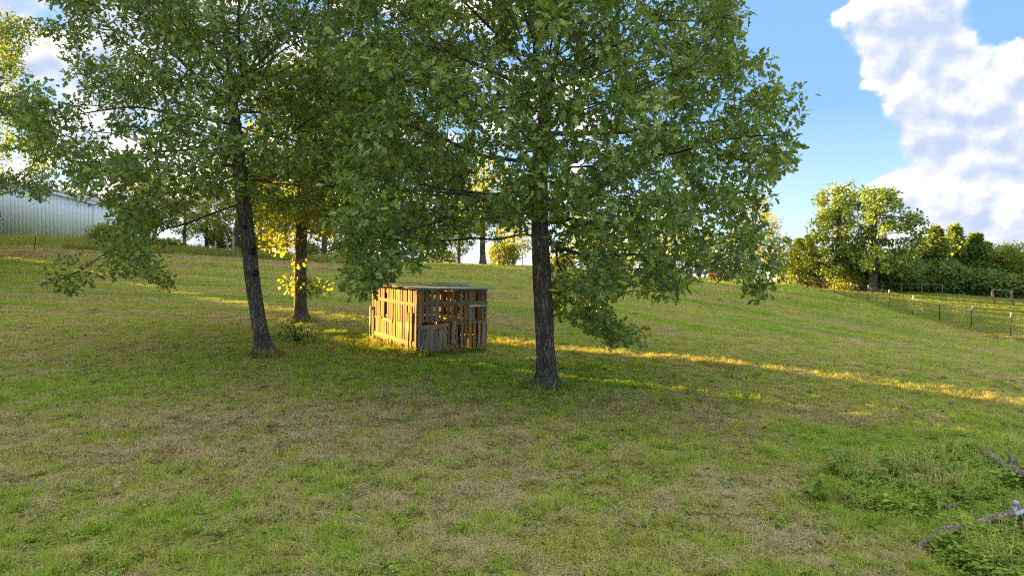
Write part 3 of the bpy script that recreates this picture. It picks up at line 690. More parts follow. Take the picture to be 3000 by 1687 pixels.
def big_trees():
    rs = np.random.RandomState(21)
    # the oak right of the shed
    d = 17.0; b = G(1600, 1133, d)
    tp = [b, P(1597, 1000, d), P(1590, 850, d), P(1583, 700, d), P(1578, 560, d + .1), P(1590, 420, d + .2), P(1600, 300, d)]
    out = outline([(1010, 60), (960, 330), (955, 560), (990, 700), (1020, 880), (1130, 830), (1260, 800), (1330, 700), (1440, 720), (1540, 640), (1600, 800), (1640, 950), (1830, 1010), (1880, 990), (1790, 900), (1830, 830),
                   (1960, 880), (1980, 800), (2100, 780), (2230, 900), (2270, 900), (2230, 780), (2290, 740), (2330, 640), (2250, 560), (2330, 480), (2250, 400), (2350, 290), (2270, 170), (2140, 130), (2170, 30), (2080, -60), (1950, -330), (1650, -480), (1300, -400), (1080, -200)], d)
    gaps = [(*P(1680, 430, d)[[0, 2]], .75, .93), (*P(1800, 260, d)[[0, 2]], .5, .8), (*P(1440, 120, d)[[0, 2]], .5, .85), (*P(1500, 760, d)[[0, 2]], .9, .97), (*P(1660, 400, d)[[0, 2]], 1.1, .6),
            (*P(1430, 700, d)[[0, 2]], .8, .9), (*P(2020, 470, d)[[0, 2]], .5, .8), (*P(1200, 260, d)[[0, 2]], .5, .7), (*P(1120, 760, d)[[0, 2]], .5, .5), (*P(1430, 520, d)[[0, 2]], .5, .7)]
    att = crown_points(out, 3250, (b[0], d), 5.0, rs, gaps, .46, .75)
    n = 420; zz = P(0, 650, d)[2] + rs.rand(n) * 5.2; att = np.vstack([att, np.stack([b[0] - .2 + rs.randn(n) * .8, d - .8 - 3.2 * rs.rand(n), zz], 1)])
    make_tree('oak_tree', 'tall dark-trunked oak right of the pallet shed, its low leafy limbs hanging to both sides', 'tree', b, tp, att, .225, 22, .168, rs, OAK, M_LEAF, grow_from=P(1583, 700, d)[2], single=290, spread=.31)
    # the leaning oak on the left
    d = 20.0; b = G(775, 1040, d)
    tp = [b, P(762, 960, d), P(745, 860, d), P(733, 760, d), P(722, 660, d), P(712, 590, d), P(700, 480, d), P(690, 380, d), P(680, 290, d)]
    out = outline([(90, 90), (130, 180), (60, 330), (90, 480), (170, 560), (300, 610), (330, 660), (230, 700), (130, 830), (150, 860), (280, 830), (400, 800), (480, 850), (490, 820), (400, 740), (450, 650), (560, 590), (680, 560),
                   (800, 620), (900, 600), (1010, 560), (1060, 400), (1080, 200), (1060, 0), (950, -250), (700, -380), (380, -300), (180, -60)], d)
    gaps = [(*P(430, 250, d)[[0, 2]], 1.2, .75), (*P(330, 350, d)[[0, 2]], .9, .6), (*P(560, 180, d)[[0, 2]], .6, .6), (*P(450, 460, d)[[0, 2]], .5, .7), (*P(180, 260, d)[[0, 2]], .9, .6)]
    att = crown_points(out, 2600, (b[0], d), 4.8, rs, gaps, .445, .7)
    n = 260; zz = P(0, 470, d)[2] + rs.rand(n) * 5; att = np.vstack([att, np.stack([P(690, 400, d)[0] + rs.randn(n) * .9, d - .8 - 3.2 * rs.rand(n), zz], 1)])
    make_tree('oak_tree', 'leaning grey-barked oak at left with wide thinly leaved crown and knots on its trunk', 'tree', b, tp, att, .205, 21, .155, rs, OAK, M_LEAF, grow_from=P(717, 625, d)[2], single=150, spread=.32)
    oak = bpy.data.objects['oak_tree.001']; ob = np.array(oak.location)
    for px, py, rr in ((742, 738, .075), (752, 800, .06), (725, 668, .06)):
        p = P(px, py, d) - ob; mb = MB(); mb.tube([p + [0, -.12, 0], p + [0, -.235, .01], p + [.01, -.275, .015]], [rr * 1.7, rr, rr * .55], 10, bump=.15); mb.build('knot', M_TWIG, oak, True)
    # the smaller oak between the two, lit from the left
    d = 28.0; b = G(880, 941, d)
    tp = [b, P(880, 860, d), P(881, 760, d), P(884, 640, d), P(888, 520, d), P(880, 380, d), P(885, 200, d)]
    out = outline([(760, 690), (720, 600), (740, 480), (700, 350), (740, 180), (880, 150), (1020, 190), (1080, 300), (1060, 500), (1010, 620), (980, 700), (900, 640), (820, 700), (780, 760)], d)
    att = crown_points(out, 620, (b[0], d), 3.6, rs, (), .56, .7)
    low = np.array([P(x, y, d - .4 + 1.2 * rs.rand()) for x, y in [(810, 830), (830, 825), (850, 838), (900, 845), (925, 838), (945, 850), (870, 800), (960, 835)]]); att = np.vstack([att, low])
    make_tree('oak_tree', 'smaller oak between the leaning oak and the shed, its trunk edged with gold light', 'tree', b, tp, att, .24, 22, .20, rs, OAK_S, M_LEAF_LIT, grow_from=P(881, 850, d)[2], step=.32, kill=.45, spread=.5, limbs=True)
    # the oak behind the shed
    d = 25.4; b = G(1135, 930, d)
    tp = [b, P(1137, 850, d), P(1138, 740, d), P(1135, 600, d), P(1150, 430, d), P(1140, 250, d), P(1150, 60, d)]
    out = outline([(960, 700), (930, 560), (900, 400), (940, 220), (1020, 130), (1160, 80), (1320, 130), (1400, 250), (1400, 450), (1370, 600), (1300, 700), (1200, 690), (1060, 770)], d)
    att = crown_points(out, 700, (b[0], d), 4.2, rs, (), .56, .7)
    make_tree('oak_tree', 'oak standing directly behind the pallet shed, its crown mingling with the big oak', 'tree', b, tp, att, .27, 22, .20, rs, OAK_S, M_LEAF, grow_from=P(1137, 700, d)[2], step=.32, kill=.45, spread=.5, tintb=.08)
    # the oak at the left edge of the picture
    d = 51.2; b = np.array([-41.6, 51.2, float(zg(-41.6, 51.2))])
    tp = [b, b + [0, 0, 3], b + [.3, 0, 7], b + [0, .2, 12], b + [.2, 0, 17]]
    out = [(-47.5, b[2] + 5), (-48, b[2] + 13), (-44, b[2] + 20), (-40, b[2] + 20.5), (-36.0, b[2] + 17), (-35.4, b[2] + 10.5), (-34.2, b[2] + 6.2), (-34.8, b[2] + 4.0), (-38.5, b[2] + 4.3), (-43, b[2] + 4)]
    att = crown_points(out, 950, (b[0], b[1]), 5.2, rs, (), .57, .5)
    s = att[:, :2] @ SN; att = att[(s > 20.6) | (att[:, 2] > b[2] + 5.2)]
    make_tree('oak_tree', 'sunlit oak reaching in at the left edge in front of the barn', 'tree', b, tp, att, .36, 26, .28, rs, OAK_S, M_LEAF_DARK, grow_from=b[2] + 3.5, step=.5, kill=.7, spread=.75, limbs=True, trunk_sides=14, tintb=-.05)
big_trees()

# ------------------------------------------------------------------ background trees
def copy_tree(o, loc, rz, sc, label, group=None, cat=None):
    r = o.copy(); COL.objects.link(r); r.location = loc; r.rotation_euler = (0, 0, rz); r.scale = (sc[0], sc[0], sc[1]); r['label'] = label
    if group: r['group'] = group
    if cat: r['category'] = cat
    for ch in list(o.children):
        c = ch.copy(); COL.objects.link(c); c.parent = r
    return r

def oval(n, rx, rz, z0, rs, ry=None):
    v = rs.randn(n, 3); v /= np.linalg.norm(v, axis=1)[:, None]; r = (.35 + .65 * rs.rand(n) ** .5)[:, None]
    p = v * r * np.array([rx, ry or rx, rz]); p[:, 2] += z0 + rz; k = vnoise(p * .55, 77, 2) < .57; return p[k]

def far_trees():
    rs = np.random.RandomState(33)
    # right-hand pair of oaks in the fence line
    for (px, py, d, out, lab, mat, nn) in [
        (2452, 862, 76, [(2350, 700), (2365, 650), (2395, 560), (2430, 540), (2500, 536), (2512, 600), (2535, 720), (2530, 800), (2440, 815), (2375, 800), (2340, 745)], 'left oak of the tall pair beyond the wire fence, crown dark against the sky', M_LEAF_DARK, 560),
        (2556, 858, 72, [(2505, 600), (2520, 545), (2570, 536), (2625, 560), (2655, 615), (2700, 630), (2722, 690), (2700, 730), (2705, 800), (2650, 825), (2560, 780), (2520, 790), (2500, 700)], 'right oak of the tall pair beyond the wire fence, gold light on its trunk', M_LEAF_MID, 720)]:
        b = G(px, py, d); top = P(px + 5, 560, d)
        tp = [b, b * .6 + top * .4 + [.2, 0, 0], b * .3 + top * .7, top]
        att = crown_points(outline(out, d), nn, (b[0], d), 4.0, rs, (), .50, .5)
        make_tree('oak_tree', lab, 'tree', b, tp, att, .42, 22, .32, rs, SIMPLE, mat, grow_from=b[2] + 2.2, step=.5, kill=.75, spread=.62, limbs=False, trunk_sides=12, tip=.022)
    # the row of light-crowned trees along the crest
    protos = []
    for k in range(3):
        h = (8.0, 9.5, 7.0)[k]; att = oval(700, (3.2, 2.9, 2.7)[k], h / 2 - .6, 1.1, rs)
        tp = [(0, 0, 0), (.1, 0, 1.5), (-.1, .1, 3.5), (.1, 0, h * .62), (0, 0, h * .85)]
        t = make_tree('tree', 'x', 'tree', (0, 0, 0), tp, att, .20, 17, .22, rs, SIMPLE, M_LEAF_LIT, grow_from=1.1, step=.4, kill=.6, spread=.55, limbs=False, trunk_sides=10, tip=.012)
        protos.append(t)
    spots = [(430, 740, 66, 1.0, 'slim yellow-leaved tree just right of the barn'), (540, 745, 68, .8, 'low light-crowned tree behind the hanging branch of the leaning oak'), (606, 750, 64, .85, 'forked young tree left of the grey timber posts'),
             (693, 752, 62, 1.1, 'straight tree right of the grey timber posts'), (790, 758, 64, 1.0, 'tree on the crest just right of the leaning oak trunk'), (838, 762, 67, .9, 'slender tree on the crest left of the gold-edged trunk'), (948, 768, 62, 1.1, 'bright tree on the crest right of the gold-edged trunk'),
             (1060, 772, 70, .9, 'tree on the crest behind the left of the shed'), (1235, 776, 66, .9, 'small tree on the crest above the shed roof'), (1415, 780, 62, 1.25, 'thick-trunked tree on the crest left of the big oak trunk'), (1345, 777, 63, .7, 'short tree behind the wire netting on the crest'),
             (1505, 783, 66, .8, 'small tree on the crest close left of the big oak trunk'), (1720, 795, 70, .8, 'tree on the crest right of the big oak trunk'), (1850, 805, 74, 1.0, 'yellow tree on the crest under the right limbs of the big oak'), (1975, 812, 76, .95, 'yellow-green tree behind the right limb tips of the big oak'),
             (2080, 818, 78, .8, 'small golden tree left of the rust-red bush'), (2200, 824, 80, 1.1, 'golden tree right of the rust-red bush'), (2280, 836, 80, 1.0, 'yellow tree where the crest meets the wire fence')]
    for k, (px, py, d, s, lab) in enumerate(spots):
        t = protos[k % 3]; b = G(px, py, d); s = s * (.95 + .1 * rs.rand())
        if k < 3: t.location = b; t.rotation_euler = (0, 0, rs.rand() * 6); t.scale = (s, s, s); t['label'] = lab; t['group'] = 'trees along the crest of the field'
        else: copy_tree(t, b, rs.rand() * 6.28, (s, s * (.9 + .25 * rs.rand())), lab, 'trees along the crest of the field')
    # cedars and broad bushes on the right
    def cedar(h, r, mat, rs):
        root = empty('cedar_tree'); tag(root, 'x', 'tree'); mb = MB(); mb.tube([(0, 0, -.2), (0, 0, h * .5), (.05, 0, h * .97)], [.16, .1, .02], 8); mb.build('trunk', M_BARK, root, True)
        n = 620; t = rs.rand(n) ** .8; zz = h * (.05 + .95 * t); rr = r * (1 - t) ** .85 * (.25 + .95 * rs.rand(n)) * (1 + .3 * np.sin(t * 19 + rs.rand(n))); a = rs.rand(n) * 6.283
        c = np.stack([rr * np.cos(a), rr * np.sin(a), zz], 1); C, ax, nr = leaf_frames(c, np.array([0, 0, h * .3]), 14, .42, rs, .5, .8); ax[:, 2] += .5; ax /= np.linalg.norm(ax, axis=1)[:, None]
        tint = np.clip(np.repeat(rs.rand(n), 14) * .5 + rs.rand(len(C)) * .4 + .05, 0, 1)
        tag(link('crown', leaves_mesh('crown', C, ax, nr, .30 * (.6 + .7 * rs.rand(len(C))), tint, SIMPLE, mat), root), kind='stuff'); return root
    def bush(h, r, mat, rs, name='bush', n=420, per=15):
        root = empty(name); tag(root, 'x', 'bush' if name == 'bush' else 'tree'); mb = MB()
        for k in range(6): a = rs.rand() * 6.28; mb.tube([(0, 0, -.1), (math.cos(a) * r * .25, math.sin(a) * r * .25, h * .4), (math.cos(a) * r * .45, math.sin(a) * r * .45, h * .75)], [.07, .045, .015], 5)
        mb.build('stem', M_TWIG, root, True)
        c = oval(n, r, h / 2, 0.0, rs); c[:, 2] = np.maximum(c[:, 2], .15); C, ax, nr = leaf_frames(c, np.array([0, 0, h * .3]), per, .5, rs)
        tint = np.clip(np.repeat(rs.rand(len(c)), per) * .5 + rs.rand(len(C)) * .45, 0, 1)
        tag(link('crown', leaves_mesh('crown', C, ax, nr, .27 * (.6 + .7 * rs.rand(len(C))), tint, SIMPLE, mat), root), kind='stuff'); return root
    c1 = cedar(6.7, 2.2, M_CEDAR, rs); c2 = cedar(5.9, 1.9, M_LEAF_MID, rs); b1 = bush(5.2, 2.6, M_LEAF_MID, rs, 'tree', 560); b2 = bush(2.6, 1.9, M_LEAF_DARK, rs); b3 = bush(6.2, 3.0, M_LEAF_LIT, rs, 'tree', 620)
    used = set()
    def put(t, px, py, d, s, lab, grp):
        b = G(px, py, d)
        if t.name not in used: used.add(t.name); t.location = b; t.scale = (s[0], s[0], s[1]); t.rotation_euler = (0, 0, 1.0); t['label'] = lab; t['group'] = grp
        else: copy_tree(t, b, rs.rand() * 6.28, s, lab, grp)
    gc = 'cedars along the far fence'; gb = 'brush under the far trees'; gt = 'leafy trees closing the field at the right'
    put(c1, 2338, 838, 82, (1.0, .85), 'golden cedar at the left foot of the tall oak pair', gc)
    put(c2, 2365, 842, 84, (.9, 1.05), 'slender cedar spire just left of the tall oak pair', gc)
    put(c1, 2735, 872, 78, (1.25, 1.08), 'broad cedar right of the tall oak pair', gc)
    put(c1, 2790, 875, 80, (1.2, 1.16), 'tallest pointed cedar right of the oak pair', gc)
    put(c2, 2852, 878, 77, (1.3, 1.12), 'middle cedar between the tallest cedar and the yellow trees', gc)
    put(c2, 2880, 880, 80, (1.2, 1.02), 'dark cedar beside the vine-wrapped frame', gc)
    put(c1, 2818, 878, 84, (1.1, .98), 'shaded cedar half hidden behind its neighbours', gc)
    put(b1, 2715, 868, 84, (1.1, 1.25), 'leafy green tree rising behind the broad cedar', gt)
    put(b3, 2765, 874, 86, (1.0, 1.15), 'bright-topped tree between the broad and the tallest cedar', gt)
    put(b3, 2840, 878, 85, (1.0, 1.05), 'yellow-topped tree behind the middle cedar', gt)
    put(b3, 2925, 880, 79, (1.05, 1.0), 'yellow-green round tree behind the vine-wrapped frame', gt)
    put(b3, 2990, 884, 77, (1.15, 1.03), 'yellow-green tree at the right edge of the picture', gt)
    put(b1, 2960, 880, 86, (1.2, 1.2), 'darker tree between the two yellow-green ones', gt)
    put(b3, 2420, 850, 84, (.9, .75), 'bright leafy tree under the left oak of the pair', gt)
    put(b1, 2500, 856, 80, (1.0, .95), 'dense green tree between the trunks of the oak pair', gt)
    put(b1, 2640, 866, 80, (1.1, 1.0), 'dense dark tree right of the gold-lit trunk', gt)
    put(b1, 2690, 868, 82, (1.0, .9), 'dark rounded tree left of the broad cedar', gt)
    put(b1, 3060, 886, 78, (1.2, 1.1), 'tree cut by the right edge of the picture', gt)
    b4 = bush(2.2, 1.5, M_LEAF_LIT, rs, 'bush', 150, 11)
    bl = [('low bush left of the oak pair', 2390, 848, 79), ('low bush in front of the left oak trunk', 2475, 856, 74), ('low dark bush between the oak trunks', 2520, 860, 77), ('bush right of the gold-lit trunk', 2590, 863, 75),
          ('bush below the dense dark tree', 2640, 868, 75.5), ('bush below the broad cedar', 2700, 872, 75), ('low bush below the tallest cedar', 2765, 877, 75), ('bush below the middle cedar', 2835, 880, 75),
          ('low bush left of the vine-wrapped frame', 2893, 884, 74), ('dark bush behind the vine-wrapped frame', 2940, 884, 72), ('bush at the right edge of the picture', 2992, 888, 72)]
    for j, (lab, px, py, d) in enumerate(bl): put(b4 if j % 2 else b2, px, py, d, (1.0 + .3 * rs.rand(), .9 + .5 * rs.rand()), lab, gb)
    gs = 'scrub along the crest'
    for lab, px, py, d in [('scrub bush against the barn corner', 320, 742, 64), ('scrub left of the forked young tree', 480, 746, 62), ('scrub behind the grey timber posts', 655, 752, 66), ('scrub between the crest trunks left of centre', 740, 756, 66),
                           ('scrub right of the gold-edged trunk', 905, 766, 66), ('scrub above the left of the shed', 1010, 770, 66), ('scrub left of the wire netting', 1290, 776, 66), ('scrub right of the thick crest trunk', 1470, 781, 66),
                           ('scrub just right of the big oak trunk', 1650, 790, 68), ('scrub below the yellow crest tree', 1800, 802, 71), ('scrub below the right limb tips', 1930, 810, 73), ('scrub right of the rust-red bush', 2160, 822, 76)]:
        put(b4, px, py, d, (.7 + .6 * rs.rand(), .45 + .65 * rs.rand()), lab, gs)
    r = bush(1.7, 1.1, M_RUST, rs, 'bush', 110, 9); r.location = G(2105, 822, 77); tag(r, 'rust-red bush on the crest below the right limbs of the big oak', 'bush')
    # unseen trees and brush added at left, shading the field except one sun slot
    rs = np.random.RandomState(8); cs = []; mb = MB(); T5 = math.tan(SUN_EL)
    edge = lambda s: max(44.0, (3 + 1.226 * s) / .372 + 3)
    for s in np.arange(-28, 16, 2.3):
        for k in (0, 6, 12):
            ss_ = min(s + rs.rand() * 1.5, 14.4); xy = SH * (edge(ss_) + k) + SN * ss_; z = float(zg(*xy)); H = 16 + 4 * rs.rand()
            mb.tube([(xy[0], xy[1], z - .3), (xy[0], xy[1], z + H * .6)], [.35, .15], 6)
            c = oval(420, 3.5, H / 2 - .3, 0.4, rs); cs.append(c + np.array([xy[0], xy[1], z]))
    for s in np.arange(22.6, 34, 2.0):
        for k in (0, 5):
            xy = SH * (edge(s) + k) + SN * (s + rs.rand()); z = float(zg(*xy)); H = 7.5 + 2 * rs.rand(); mb.tube([(xy[0], xy[1], z - .3), (xy[0], xy[1], z + H * .5)], [.2, .08], 6)
            c = oval(420, 2.4, H / 2 - .2, 0.2, rs); cs.append(c + np.array([xy[0], xy[1], z]))
    slot = lambda p: (p[:, :2] @ SN < 15.3) | (p[:, :2] @ SN > 21.4)
    c = np.concatenate(cs); c = c[slot(c)]
    hp = []
    for s in np.arange(-14, 36, .16):                     # added brush row, its top shaped so the shadow ends at the shed
        q0 = np.array([-5.6, 24.6]) if s < 19.3 else np.array([-7.0, 29.5]) if s < 21 else np.array([2.0, 30.0]); q0 = q0 + SN * (s - float(q0 @ SN)); tau = edge(s) + 2 - 0; xy = SH * tau + SN * s
        zb = float(zg(*xy)); n = 14; top = float(zg(*q0)) + .05 + T5 * (tau - float(q0 @ SH)) + .10 * math.sin(s * 2.1) + .07 * math.sin(s * 5.7)
        if s < 15.2: top = zb + 3.2
        if 19.4 < s < 21.3: top = zb + .9
        hp.append(np.stack([xy[0] + rs.randn(n) * .5, xy[1] + rs.randn(n) * .5, zb + (max(top, zb + .6) - .25 - zb) * rs.rand(n)], 1))
    hp = np.concatenate(hp)
    HC, hax, hnr = leaf_frames(hp, np.array([-60, 50, 3]), 8, .28, rs)
    tag(link('hedge', leaves_mesh('hedge', HC, hax, hnr, .42 * (.6 + .6 * rs.rand(len(HC))), rs.rand(len(HC)), SIMPLE, M_LEAF_DARK)), kind='stuff')
    C, ax, nr = leaf_frames(c, np.array([-50, 40, 8]), 3, .5, rs); ok = slot(C); C, ax, nr = C[ok], ax[ok], nr[ok]
    V = leaves_mesh('added_shade_wood', C, ax, nr, 1.15 * (.6 + .6 * rs.rand(len(C))), rs.rand(len(C)), SIMPLE, M_LEAF_DARK)
    w = tag(link('added_shade_wood', V), kind='stuff'); tag(mb.build('added_shade_trunks', M_BARK), kind='stuff')
far_trees()

# ------------------------------------------------------------------ the pallet shed
def plank_mesh(mat, rs, bow=.012):
    """a 1 x 1 x 1 plank (scaled per piece) with a little bow and uneven ends"""
    n = 5; mb = MB(); V = []
    for k in range(n):
        z = k / (n - 1) - .5; ox = (rs.rand() - .5) * .08; oy = (rs.rand() - .5) * .25
        for x, y in ((-.5, -.5), (.5, -.5), (.5, .5), (-.5, .5)):
            e = (rs.rand() - .5) * .012 if k in (0, n - 1) else 0
            V.append((x * (1 + (rs.rand() - .5) * .06) + ox, y + oy, z + e))
    F_ = [(0, 3, 2, 1), (n * 4 - 4, n * 4 - 3, n * 4 - 2, n * 4 - 1)]
    for k in range(n - 1):
        for j in range(4): F_.append((k * 4 + j, k * 4 + (j + 1) % 4, k * 4 + 4 + (j + 1) % 4, k * 4 + 4 + j))
    mb.add(V, F_); return mb.mesh('plank', mat)

def build_shed():
    rs = np.random.RandomState(4)
    z0 = min(float(zg(*SHED_C)), float(zg(*SHED_R))) - .02
    z0 = float(P(1224, 1043, 21.4)[2])
    u = SHED_R - SHED_C; W = float(np.linalg.norm(u)); ang = math.atan2(u[1], u[0]); Dp = 3.6; H = 2.10
    root = empty('pallet_shed', (SHED_C[0], SHED_C[1], z0), ang)      # x along the front wall, y inwards
    tag(root, 'small shed knocked together from old wooden pallets under a flat green metal roof', 'shed')
    wood = [plank_mesh(M_WOOD, rs) for _ in range(5)]; grey = [plank_mesh(M_WOODG, rs) for _ in range(4)]; white = plank_mesh(M_WHITEW, rs)
    def wallpart(wname, o, ax_, nrm):
        wroot = empty(wname, (o[0], o[1], 0), math.atan2(ax_[1], ax_[0])); wroot.parent = root; return wroot
    # inside each wall: x runs along it, -y is its outer face
    def slat(w, x, z0_, z1, wd=.09, y=-.03, kind=None, lean=0.0, name='slat', th=.02):
        me = (kind or wood)[rs.randint(len(kind or wood))]
        return link(name, me, w, (x, y + (rs.rand() - .5) * .008, (z0_ + z1) / 2), (0, lean + (rs.rand() - .5) * .014, 0), (wd, th, z1 - z0_))
    def rail(w, x0, x1, za, zb=None, wd=.10, y=-.055, kind=None, name='rail', th=.022):
        zb = za if zb is None else zb; L = math.hypot(x1 - x0, zb - za); me = (kind or wood)[rs.randint(len(kind or wood))]
        return link(name, me, w, ((x0 + x1) / 2, y, (za + zb) / 2), (0, math.pi / 2 - math.atan2(zb - za, x1 - x0), 0), (wd, th, L))
    def stringers(w, x0, x1, zs, y=.02): 
        for z in zs: rail(w, x0, x1, z, wd=.085, y=y, name='stringer', th=.05)
    # ---- front wall (shaded side): u in zoom pixels 1180..1905 of the study crop
    f = wallpart('front_wall', (0, 0), (1, 0), (0, -1)); fx = lambda zx: (zx - 1182) / (1905 - 1182) * W
    for a, b in ((1192, 1232), (1252, 1284), (1300, 1330), (1346, 1396), (1402, 1432), (1466, 1498), (1508, 1548), (1556, 1582), (1616, 1638), (1656, 1690), (1702, 1748), (1752, 1774), (1802, 1838), (1846, 1874)):
        slat(f, fx((a + b) / 2), 1.06, 2.07 - .02 * rs.rand(), max(.06, (b - a) / 723 * W * .96), kind=wood if rs.rand() < .6 else grey)
    slat(f, fx(1596), 1.62, 2.05, .07, y=-.045, lean=-.08)
    slat(f, fx(1898), 1.05, 2.06, .05, kind=grey)
    rail(f, fx(1225), fx(1908), 1.66, 1.665, .105, y=-.06, kind=grey); rail(f, fx(1700), fx(1830), 1.555, 1.56, .075, y=-.062, kind=[white]); rail(f, fx(1833), fx(1910), 1.56, 1.562, .07, y=-.061, kind=[white])
    stringers(f, .05, W * .98, (1.10, 1.98, 1.58)); slat(f, .035, 0, 2.08, .10, y=-.035, kind=grey, name='corner_post', th=.05); slat(f, W - .03, .0, 2.07, .06, y=.02, kind=grey, name='corner_post', th=.08)
    # door pallet: close-set grey planks under a slanting top rail
    dr = empty('door', (fx(1196), -.09, 0)); dr.parent = f
    xs = [0, .155, .31, .465, .62, .775]
    for k in range(6): slat(dr, .085 + k * .153, .01 + .03 * rs.rand(), .93 + .012 * k - .05 * rs.rand(), .128 + .012 * rs.rand(), y=0, kind=grey, name='door_plank')
    rail(dr, -.03, .93, .90, .965, .115, y=-.024, kind=grey, name='door_rail')
    for x, z in ((.08, .6), (.09, .25)): mb = MB(); mb.tube([(0, 0, 0), (0, -.012, 0)], .012, 8); mb.build('nail_head', M_GALV, dr, loc=(x, -.012, z))
    slat(f, fx(1462), .02, .98, .075, y=-.02, kind=wood); slat(f, fx(1498), .02, 1.0, .085, y=-.01, kind=grey)
    slat(f, fx(1534), .36, 1.10, .12, y=-.075, kind=grey, name='post', th=.05); slat(f, fx(1548), .0, 1.06, .06, y=-.01, kind=grey, name='post', th=.06); slat(f, fx(1580), .0, 1.04, .08, y=-.02)
    for a, b in ((1622, 1650), (1664, 1692), (1704, 1742), (1756, 1786), (1814, 1838), (1856, 1892)): slat(f, fx((a + b) / 2), .04, 1.05, (b - a) / 723 * W * 1.0, kind=grey if rs.rand() < .7 else wood)
    rail(f, fx(1560), fx(1900), .50, .51, .05, y=.0, name='rail'); rail(f, fx(1560), fx(1900), 1.02, 1.02, .045, y=-.01); stringers(f, fx(1560), W, (.10,))
    # ---- left wall (sunlit side): from the front corner back
    l = wallpart('side_wall', (0, Dp), (0, -1), (-1, 0))               # x from the back corner to the front corner, -y faces left
    for k in range(20):
        x = .07 + k * (Dp - .14) / 19 + (rs.rand() - .5) * .03
        if k not in (6,): slat(l, x, 1.03, 2.04 + .02 * rs.rand(), .108 + .025 * rs.rand(), lean=(rs.rand() - .5) * .03)
    for k in range(20):
        x = .07 + k * (Dp - .14) / 19 + (rs.rand() - .5) * .03
        slat(l, x, .02 + .04 * rs.rand(), 1.0 + .03 * rs.rand(), .122 + .02 * rs.rand(), lean=(rs.rand() - .5) * .03)
    rail(l, .25, Dp - .03, 1.68, 1.60, .11); rail(l, .02, Dp - .05, .46, .36, .145); rail(l, .95, 1.75, 1.00, .97, .10); stringers(l, .05, Dp - .05, (.10, .92, 1.12, 1.95))
    slat(l, Dp - .03, .05, 2.06, .10, y=-.05, name='corner_post', th=.04); slat(l, .03, .0, 2.0, .09, y=-.0, name='corner_post', th=.08); rail(l, .0, .8, 1.02, 1.04, .05, y=-.05)
    # ---- right wall and back wall
    r = wallpart('side_wall', (W, 0), (0, 1), (1, 0)); b = wallpart('back_wall', (W, Dp), (-1, 0), (0, 1))
    for w, L in ((r, Dp), (b, W)):
        for z0_, z1 in ((.03, 1.0), (1.05, 2.03)):
            n = 15 if L < 3 else 20
            for k in range(n): 
                x = .08 + k * (L - .16) / (n - 1)
                if rs.rand() < .95: slat(w, x + (rs.rand() - .5) * .02, z0_, z1, .150 + .022 * rs.rand())
        stringers(w, .05, L - .05, (.10, .55, .95, 1.12, 1.55, 1.95))
    # ---- flat roof of corrugated sheets on two poles
    roof = empty('roof', (0, 0, 2.09)); roof.parent = root; roof.rotation_euler = (math.radians(.4), math.radians(-.3), 0)
    def sheet(x0, x1, y0, y1, z, mat, name='roof_sheet', amp=.022, pitch=.076, rot=0.0):
        n = int((y1 - y0) / pitch * 4); yy = np.linspace(y0, y1, n); zz = amp * np.cos(yy / pitch * 2 * math.pi); V = []
        for th in (0, -.006):
            for x in (x0, (x0 + x1) / 2, x1): V += [(x, y, z + q + th + (.0 if x == x0 else .006)) for y, q in zip(yy, zz)]
        F_ = []
        for c in (0, 1):
            for k in range(n - 1):
                a = c * n + k; F_.append((a, a + 1, a + n + 1, a + n)); a += 3 * n; F_.append((a, a + n, a + n + 1, a + 1))
        for k in range(n - 1): F_.append((k, k + 3 * n, k + 3 * n + 1, k + 1)); F_.append((2 * n + k, 2 * n + k + 1, 5 * n + k + 1, 5 * n + k))
        for c in (0, 1):
            F_.append((c * n, c * n + n, c * n + 4 * n, c * n + 3 * n)); F_.append((c * n + n - 1, c * n + 4 * n - 1, c * n + 5 * n - 1, c * n + 2 * n - 1))
        mb = MB(); mb.add(V, F_); o = mb.build(name, mat, roof, True); o.rotation_euler[2] = rot; return o
    sheet(-.12, W + .20, -.26, 1.10, .035, M_GREENROOF); sheet(-.22, W + .02, 1.06, 2.42, .052, M_GREENROOF); sheet(-.15, W + .30, 2.38, 3.8, .069, M_GREENROOF)
    for y in (.02, 1.75, 3.5): link('rafter', grey[0], roof, (W / 2, y, .0), (0, math.pi / 2, 0), (.09, .04, W + .1))
    link('roof_board', grey[1], roof, (W * .52, 1.6, .10), (0, math.pi / 2, .12), (.02, .13, W * 1.15)); link('roof_board', grey[2], roof, (W * .98, 2.3, .125), (0, math.pi / 2, -.05), (.03, .12, 1.5))
    # green steel posts driven in against the wall
    for x, zt, hgt in ((Dp - .45, 0, 1.36), (.02, 0, 1.4)):
        mb = MB(); mb.box((0, 0, hgt / 2), (.045, .007, hgt)); mb.box((0, .020, hgt / 2), (.007, .032, hgt)); o = mb.build('steel_post', M_POST, l, loc=(x, -.13, zt))
build_shed()

